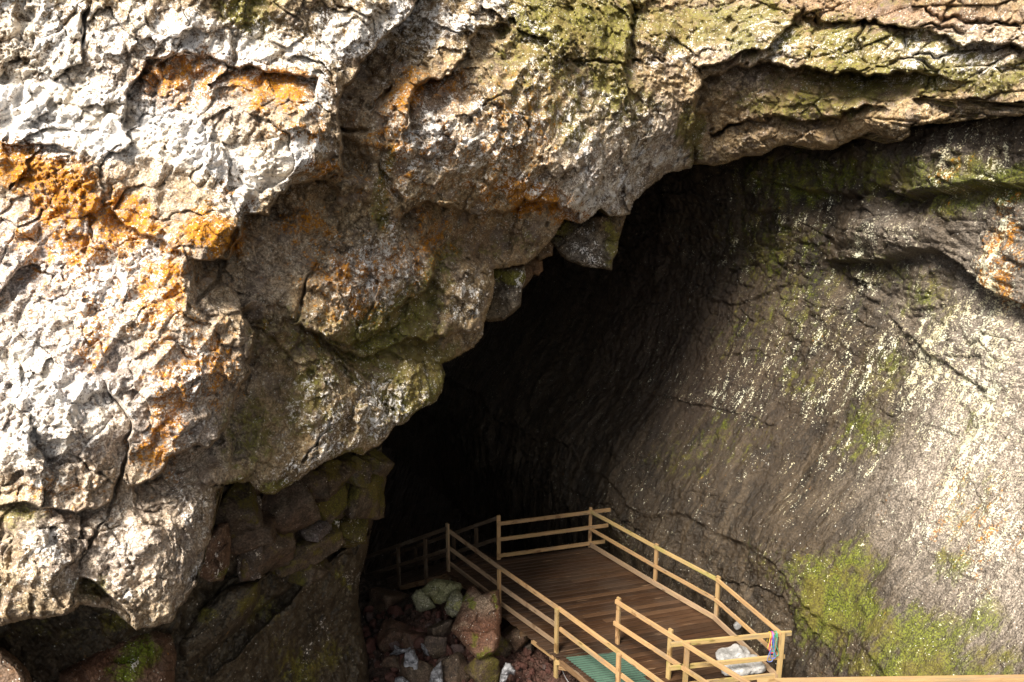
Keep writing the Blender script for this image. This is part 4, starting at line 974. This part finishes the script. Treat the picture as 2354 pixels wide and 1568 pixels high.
beam(F_ + Vector((.05, -.02, 0)), H_ + Vector((.05, .05, 0)), -.105, .14, .05)
beam(H_ + Vector((.06, -.1, 0)), H_ + Vector((.06, -.1, 0)) + RD * 4, -.135, .14, .05)
beam(F_ + Vector((0, .03, 0)), E_ + Vector((0, 0, 0)), -.105, .14, .05); beam(E_, A_, -.105, .14, .05); beam(A_, B_, -.105, .14, .05); beam(B_, C_, -.105, .14, .05); beam(C_, D_, -.105, .14, .05)
for f in (.2, .45, .7, .95):
    p = F_.lerp(H_, f); q = A_.lerp(C_, f); beam(p, q, -.25, .12, .05, name='joist')
for p in (Vector((.3, 17.4, 0)), Vector((1.6, 16.0, 0)), A_.lerp(B_, .5) - Vector((.4, .2, 0)), B_.lerp(C_, .5) - Vector((.4, .2, 0)), E_.lerp(A_, .5) - Vector((0, .4, 0))):
    bar('support_post', (p.x, p.y, -1.45), (p.x, p.y, -.18), .09, .09, M_BEAM, plat, up=(0, 1, 0))


def post(parent, p, z0, z1, mat=M_PINE, w=.10, t=.055, face=(0, 1, 0), label=None):
    return bar('post', (p.x, p.y, z0), (p.x, p.y, z1), w, t, mat, parent, up=face, label=label)


def rail(parent, a, b, z, mat=M_PINE, h=.098, t=.048, off=(0, 0), ext=(0, 0), z2=None):
    return bar('rail', (a.x + off[0], a.y + off[1], z), (b.x + off[0], b.y + off[1], z if z2 is None else z2), t, h, mat, parent, ext=ext)


def nrm2(a, b, s): d = (b - a).normalized(); return (-d.y * s, d.x * s)


# left railing, F-G-H and on along the walkway
rl = node('railing', F_.lerp(H_, .5), plat, 'left railing, three rails, running past the boulders and on beside the green mat')
fo = nrm2(F_, H_, 1)
post(rl, F_, -.35, 1.33, M_PINED, face=(fo[0], fo[1], 0)); post(rl, G_, -.30, 1.06, M_PINE, face=(fo[0], fo[1], 0)); post(rl, H_, -.62, 1.06, M_PINEG, face=(fo[0], fo[1], 0))
post(rl, L_, -.6, 1.06, M_PINE, face=(fo[0], fo[1], 0)); M2_ = H_ + RD * 3.7; post(rl, M2_, -.6, 1.06, face=(fo[0], fo[1], 0))
o1 = nrm2(F_, H_, .052)
rail(rl, F_, G_, 1.10, M_PINED, off=o1, z2=1.07); rail(rl, G_, H_, 1.07, M_PINE, off=o1, z2=1.03, ext=(0, .0)); rail(rl, H_, M2_, 1.04, M_PINE, off=o1, ext=(.0, .3))
rail(rl, F_, G_, .62, M_PINED, off=o1); rail(rl, G_, H_, .60, M_PINED, off=o1); rail(rl, H_, M2_, .58, M_PINE, off=o1, ext=(-.05, .3))
rail(rl, F_, G_, .20, M_PINED, off=o1); rail(rl, G_, H_, .17, M_PINED, off=o1)
rail(rl, G_.lerp(H_, .62), H_, -.10, M_PINE, off=nrm2(F_, H_, -.045), h=.13)
bar('brace', (H_.x - .02, H_.y - .1, -.17), (H_.x + .22, H_.y - .16, -.17), .05, .10, M_PINEG, rl); bar('brace', (H_.x + .05, H_.y - .1, -.30), (H_.x + .30, H_.y - .16, -.30), .05, .08, M_PINE, rl)
# back railing E-A
rb = node('railing', E_.lerp(A_, .5), plat, 'back railing, three rails whose ends stick out past the far corner post')
fe = nrm2(E_, A_, -1); o2 = nrm2(E_, A_, -.05)
post(rb, E_, -.25, 1.26, M_PINE, face=(fe[0], fe[1], 0)); post(rb, A_, -.25, 1.16, M_PINE, face=(fe[0], fe[1], 0), w=.085)
rail(rb, E_, A_, 1.05, M_PINE, off=o2, ext=(0.03, .55)); rail(rb, E_, A_, .60, M_PINE, off=o2, ext=(.03, .5)); rail(rb, E_, A_, .13, M_PINE, off=o2, ext=(.03, .42))
# right railing A-B-C-D
rr = node('railing', B_, plat, 'right railing beside the cave wall, three rails bending twice')
for p, q in ((B_, A_), (C_, B_)):
    f_ = nrm2(q, p, 1); post(rr, p + Vector((.03, 0, 0)), -.15, 1.13, M_PINE, face=(f_[0], f_[1], 0))
for z, mt, hh_ in ((1.07, M_PINEG, .09), (.56, M_PINE, .09), (.10, M_PINED, .12)):
    for a, b in ((A_, B_), (B_, C_), (C_, D_)):
        o3 = nrm2(a, b, -.03); rail(rr, a, b, z, mt if a is not C_ else (M_PINE if z > .3 else M_PINED), off=o3, h=hh_, ext=(.02, .02))
# inner railing I-J and on
ri = node('railing', I_.lerp(J_, .5), plat, 'inner railing, two rails, starting from a free standing post on the deck')
fi = nrm2(I_, J_, 1); o4 = nrm2(I_, J_, -.05); JD = (J_ - I_).normalized(); J2 = I_ + JD * 4.6
post(ri, I_, 0.002, 1.13, M_PINE, face=(fi[0], fi[1], 0)); post(ri, J_, -.30, 1.14, M_PINEG, face=(fi[0], fi[1], 0)); post(ri, J2, -.3, 1.14, M_PINE, face=(fi[0], fi[1], 0))
rail(ri, I_, J2, 1.04, M_PINE, off=o4, ext=(.05, .2)); rail(ri, I_, J2, .50, M_PINE, off=o4, ext=(.08, .2))
# front railing K-D
rg = node('railing', K_.lerp(D_, .5), plat, 'front railing of yellowish timber with coloured cords hung on it')
fk = nrm2(K_, D_, 1); o5 = nrm2(K_, D_, -.05)
post(rg, K_, -.2, 1.08, M_PINE, face=(fk[0], fk[1], 0)); post(rg, D_, -.5, 1.12, M_PINEG, face=(fk[0], fk[1], 0))
rail(rg, K_, D_, 1.03, M_PINEG, off=nrm2(K_, D_, .05), ext=(.33, .22), h=.10); rail(rg, K_, D_, .50, M_PINEG, off=nrm2(K_, D_, .05), ext=(.33, .12)); rail(rg, K_, D_, .08, M_PINEG, off=nrm2(K_, D_, .05), ext=(.3, .06))

# ramp going down into the dark
rampt = node('ramp', (-2.4, 18.7, -1.2)); tag(rampt, 'wooden ramp with shade-darkened posts and rails going down from the deck into the unlit cave', 'ramp')
rdv = Vector((-1.44, 1.05, 0)).normalized(); sl = -.56
rp = [F_ + Vector((-.08, .03, 0)), F_ + rdv * 4.2, E_ + rdv * 4.2, E_ + Vector((-.02, .09, 0))]
decking('decking', rp, E_ - F_, .11, .012, rampt, zt=-.03, slope=lambda p: sl * max(0, (Vector((p.x, p.y, 0)) - F_).dot(rdv)), seed=8)
for base, dists in ((F_, (.78, 1.78, 3.2)), (E_, (.75, 1.55, 3.0))):
    rt = node('railing', base + rdv * 1.5 + Vector((0, 0, sl * 1.5)), rampt)
    fr = (-rdv.y, rdv.x, 0)
    for dd_ in dists:
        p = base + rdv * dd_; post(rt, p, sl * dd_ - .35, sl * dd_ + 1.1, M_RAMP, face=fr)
    for z in (1.05, .5):
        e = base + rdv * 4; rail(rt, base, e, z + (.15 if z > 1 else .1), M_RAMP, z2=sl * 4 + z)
    bar('edge_beam', (base.x, base.y, -.14), (base.x + rdv.x * 4, base.y + rdv.y * 4, sl * 4 - .14), .05, .13, M_BEAM, rampt)

# handrail of the stairs above, along the bottom edge of the view
ht = node('handrail', (5.2, 9.6, -1.2)); tag(ht, 'bright pine handrail running along the bottom right edge of the view', 'handrail')
ra = pt(1740, 1567, 11.0); rb_ = pt(2600, 1556, 9.8)
bar('rail', ra, rb_, .10, .05, M_PINE, ht); bar('rail', Vector(ra) - Vector((.02, 0, .5)), Vector(rb_) - Vector((0, 0, .5)), .05, .09, M_PINE, ht)
for f in (.04, .5, .95):
    p = Vector(ra).lerp(Vector(rb_), f); bar('post', (p.x, p.y + .03, -1.4), (p.x, p.y + .03, p.z - .028), .09, .09, M_PINE, ht, up=(0, 1, 0))

# ================================================================== THINGS ON THE PLATFORM
# green ribbed mat
MT = N('green_rubber'); P = MT.obj(); gc = MT.attr('rib')
c = MT.mix(MT.ss(gc[0], .45, .85), (.005, .014, .010), (.050, .105, .075)); c = MT.mix(MT.ss(MT.noise(P, 7., 6, .6), .45, .7, 0, .35), c, (.07, .13, .092))
MT.put(MT.b.inputs['Base Color'], c); MT.b.inputs['Roughness'].default_value = .6
a0 = Vector((1.05, 14.76, 0)); wv = Vector((1.10, .215, 0)); lv = RD * 3.2
nu, nv_ = 90, 420; U, Vv = np.meshgrid(np.linspace(0, 1, nu), np.linspace(0, 1, nv_)); U, Vv = U.ravel(), Vv.ravel()
ph = Vv * 3.2 / .08; fr_ = ph % 1.; rib = np.clip(1.3 * np.sin(np.pi * fr_) ** .7, 0, 1); hole = (np.abs(fr_ - .02) < .16) * ((U * 44) % 1 < .55)
rib = np.where(hole, 0, rib); jag = np.where(U > .99, .012 * ((np.floor(ph * 2) % 2)), 0) - np.where(U < .01, .018 * (np.floor(ph * 2) % 2), 0)
Vm = np.stack([a0.x + wv.x * (U + jag) + lv.x * Vv, a0.y + wv.y * (U + jag) + lv.y * Vv, -.030 + .016 * rib], -1)
ii = np.arange(nu * nv_).reshape(nv_, nu); Fm = np.stack([ii[:-1, :-1], ii[1:, :-1], ii[1:, 1:], ii[:-1, 1:]], -1).reshape(-1, 4)
mat_o = np_mesh('rubber_mat', Vm, Fm, MT.m, dict(rib=np.stack([rib, rib, rib], -1)), smooth=False)
sm = mat_o.modifiers.new('thickness', 'SOLIDIFY'); sm.thickness = .005; sm.offset = -1
tag(mat_o, 'ribbed sea green rubber mat laid on the walkway between two railings', 'mat')

# plastic bundle
PL = N('white_plastic'); P = PL.obj()
PL.put(PL.b.inputs['Base Color'], PL.mix(PL.ss(PL.noise(P, 5., 5, .6), .4, .65), (.27, .27, .268), (.43, .425, .42))); PL.b.inputs['Roughness'].default_value = .28
PL.put(PL.b.inputs['Normal'], PL.bump(PL.noise(P, 11., 6, .6, 1.5), .8, .02))


def sack(name, dims, seed, parent, loc, rz, tuck=0.):
    bm = bmesh.new(); bmesh.ops.create_icosphere(bm, subdivisions=5, radius=1); D = np.array([v.co[:] for v in bm.verts]); Fc = np.array([[v.index for v in f.verts] for f in bm.faces]); bm.free()
    Q = np.sign(D) * np.abs(D) ** .72; Q /= np.maximum(1, np.abs(Q).max(1))[:, None]
    V = Q * np.array(dims); V += (np.abs(gn(V, .14, seed)) * .035 + gn(V, .35, seed + 1) * .09 - np.abs(gn(V * np.array([2.2, 1, 1]), .11, seed + 2)) * .03)[:, None] * D
    V[:, 2] += tuck * np.exp(-((V[:, 0] - .1) / .07) ** 2) * (D[:, 2] > .4) * (D[:, 2])
    o = np_mesh(name, V, Fc, PL.m, parent=parent); o.location = Vector(loc) - PW[parent.name]; o.rotation_euler = (0, 0, rz)
    return o


bc = at_z(1700, 1546, 0)
bt = node('plastic_bundle', (bc[0], bc[1], 0)); tag(bt, 'crumpled bundle of white plastic sheeting on the deck behind the front railing', 'plastic bundle')
sack('sheeting_roll', (.46, .16, .105), 901, bt, (bc[0] + .05, bc[1] - .02, .11), .22)
sack('sheeting_bag', (.38, .20, .12), 907, bt, (bc[0] - .08, bc[1] + .30, .19), .22, .10)
sack('sheeting_fold', (.42, .16, .035), 911, bt, (bc[0] + .02, bc[1] + .12, .22), .2)
sc_ = at_z(1684, 1441, .05); st_ = node('plastic_scrap', sc_); tag(st_, 'scrap of white plastic caught between the right railing and the cave wall', 'plastic scrap')
sack('scrap_sheet', (.07, .04, .06), 915, st_, (sc_[0] + .12, sc_[1] + .05, .05), .6)


def tube(name, pts, r, mat, parent=None):
    cu = bpy.data.curves.new(name, 'CURVE'); cu.dimensions = '3D'; cu.bevel_depth = r; cu.bevel_resolution = 2; sp = cu.splines.new('BEZIER'); sp.bezier_points.add(len(pts) - 1)
    off = PW[parent.name] if parent else Vector((0, 0, 0))
    for b, p in zip(sp.bezier_points, pts): b.co = Vector(p) - off; b.handle_left_type = b.handle_right_type = 'AUTO'
    cu.materials.append(mat); tmp = bpy.data.objects.new(name + '_path', cu); COL.objects.link(tmp); bpy.context.view_layer.update()
    me = bpy.data.meshes.new_from_object(tmp.evaluated_get(bpy.context.evaluated_depsgraph_get())); bpy.data.objects.remove(tmp)
    me.name = name; o = bpy.data.objects.new(name, me); COL.objects.link(o)
    if parent: o.parent = parent
    return o


def plain(name, c, rough=.5):
    n = N(name); n.put(n.b.inputs['Base Color'], n.mix(n.ss(n.noise(n.obj(), 30., 3), .3, .7), c, tuple(q * .8 for q in c))); n.b.inputs['Roughness'].default_value = rough; return n.m


kd = (D_ - K_).normalized(); cp = D_ - kd * .18 + Vector((0, 0, 1.09)); fn = Vector((-kd.y, kd.x, 0))
ct = node('cord_bundle', cp); tag(ct, 'bunch of thin red, blue, green and yellow cords hanging over the front railing', 'cords')
for k, (c, lab) in enumerate((((.55, .03, .07), 'red cord'), ((.10, .16, .50), 'blue cord'), ((.04, .30, .12), 'green cord'), ((.65, .50, .06), 'yellow cord'), ((.14, .18, .42), 'longest blue cord'), ((.55, .05, .16), 'pinkish red cord'), ((.08, .35, .22), 'loose green cord'))):
    rs = random.Random(40 + k); s = rs.uniform(-.09, .07); l = (.42, .55, .38, .33, .62, .36, .5)[k]
    f0 = -fn * .10 if True else fn
    p = [cp + kd * s + fn * .10 + Vector((0, 0, -rs.uniform(.1, .3))), cp + kd * (s + .01) + fn * .06 + Vector((0, 0, .012)), cp + kd * s - fn * .012 + Vector((0, 0, .005)),
         cp + kd * (s + rs.uniform(-.03, .03)) - fn * .03 + Vector((0, 0, -l * .5)), cp + kd * (s + rs.uniform(-.05, .05)) - fn * .03 + Vector((0, 0, -l)), cp + kd * (s + rs.uniform(-.06, .06)) - fn * .035 + Vector((0, 0, -l * .45)), cp + kd * (s + rs.uniform(-.02, .04)) - fn * .015 + Vector((0, 0, .012))]
    q = tube('cord', p, .008, plain('cord_' + lab.replace(' ', '_'), c), ct); q['label'] = lab
cab = tube('cable', [at_z(1288, 1515, -.12), at_z(1291, 1532, -.35), at_z(1296, 1550, -.6), at_z(1305, 1566, -.75), at_z(1325, 1590, -.9)], .009, plain('grey_cable', (.35, .35, .36)))
tag(cab, 'thin pale grey cable hanging below the walkway onto the stones', 'cable')

# ================================================================== LIGHT
SUN_AZ, SUN_EL = math.radians(36), math.radians(48)     # azimuth: light travels towards (+sin, +cos)
w = bpy.data.worlds.new('World'); S.world = w; w.use_nodes = True; nt = w.node_tree; nt.nodes.clear()
out = nt.nodes.new('ShaderNodeOutputWorld'); bg = nt.nodes.new('ShaderNodeBackground'); sky = nt.nodes.new('ShaderNodeTexSky'); hs = nt.nodes.new('ShaderNodeHueSaturation')
sky.sky_type = 'NISHITA'; sky.sun_disc = False; sky.sun_elevation = SUN_EL; sky.sun_rotation = math.pi + SUN_AZ; sky.air_density = 1.; sky.dust_density = 3.
hs.inputs['Saturation'].default_value = .12
nt.links.new(sky.outputs[0], hs.inputs['Color']); nt.links.new(hs.outputs[0], bg.inputs[0]); bg.inputs[1].default_value = .08; nt.links.new(bg.outputs[0], out.inputs[0])
sd = bpy.data.lights.new('sun', 'SUN'); sun = bpy.data.objects.new('sun', sd); COL.objects.link(sun)
sd.energy = 4.8; sd.angle = math.radians(22); sd.color = (1, .91, .78)
tv_ = Vector((math.sin(SUN_AZ) * math.cos(SUN_EL), math.cos(SUN_AZ) * math.cos(SUN_EL), -math.sin(SUN_EL)))
sun.rotation_euler = tv_.to_track_quat('-Z', 'Y').to_euler(); sun.location = (-10, -20, 30)
vs = S.view_settings; vs.view_transform = 'Standard'; vs.look = 'None'; vs.gamma = 1; vs.exposure = 1.1; vs.use_curve_mapping = False
S.cycles.max_bounces = 5; S.cycles.diffuse_bounces = 3; S.cycles.glossy_bounces = 2; S.cycles.use_denoising = True
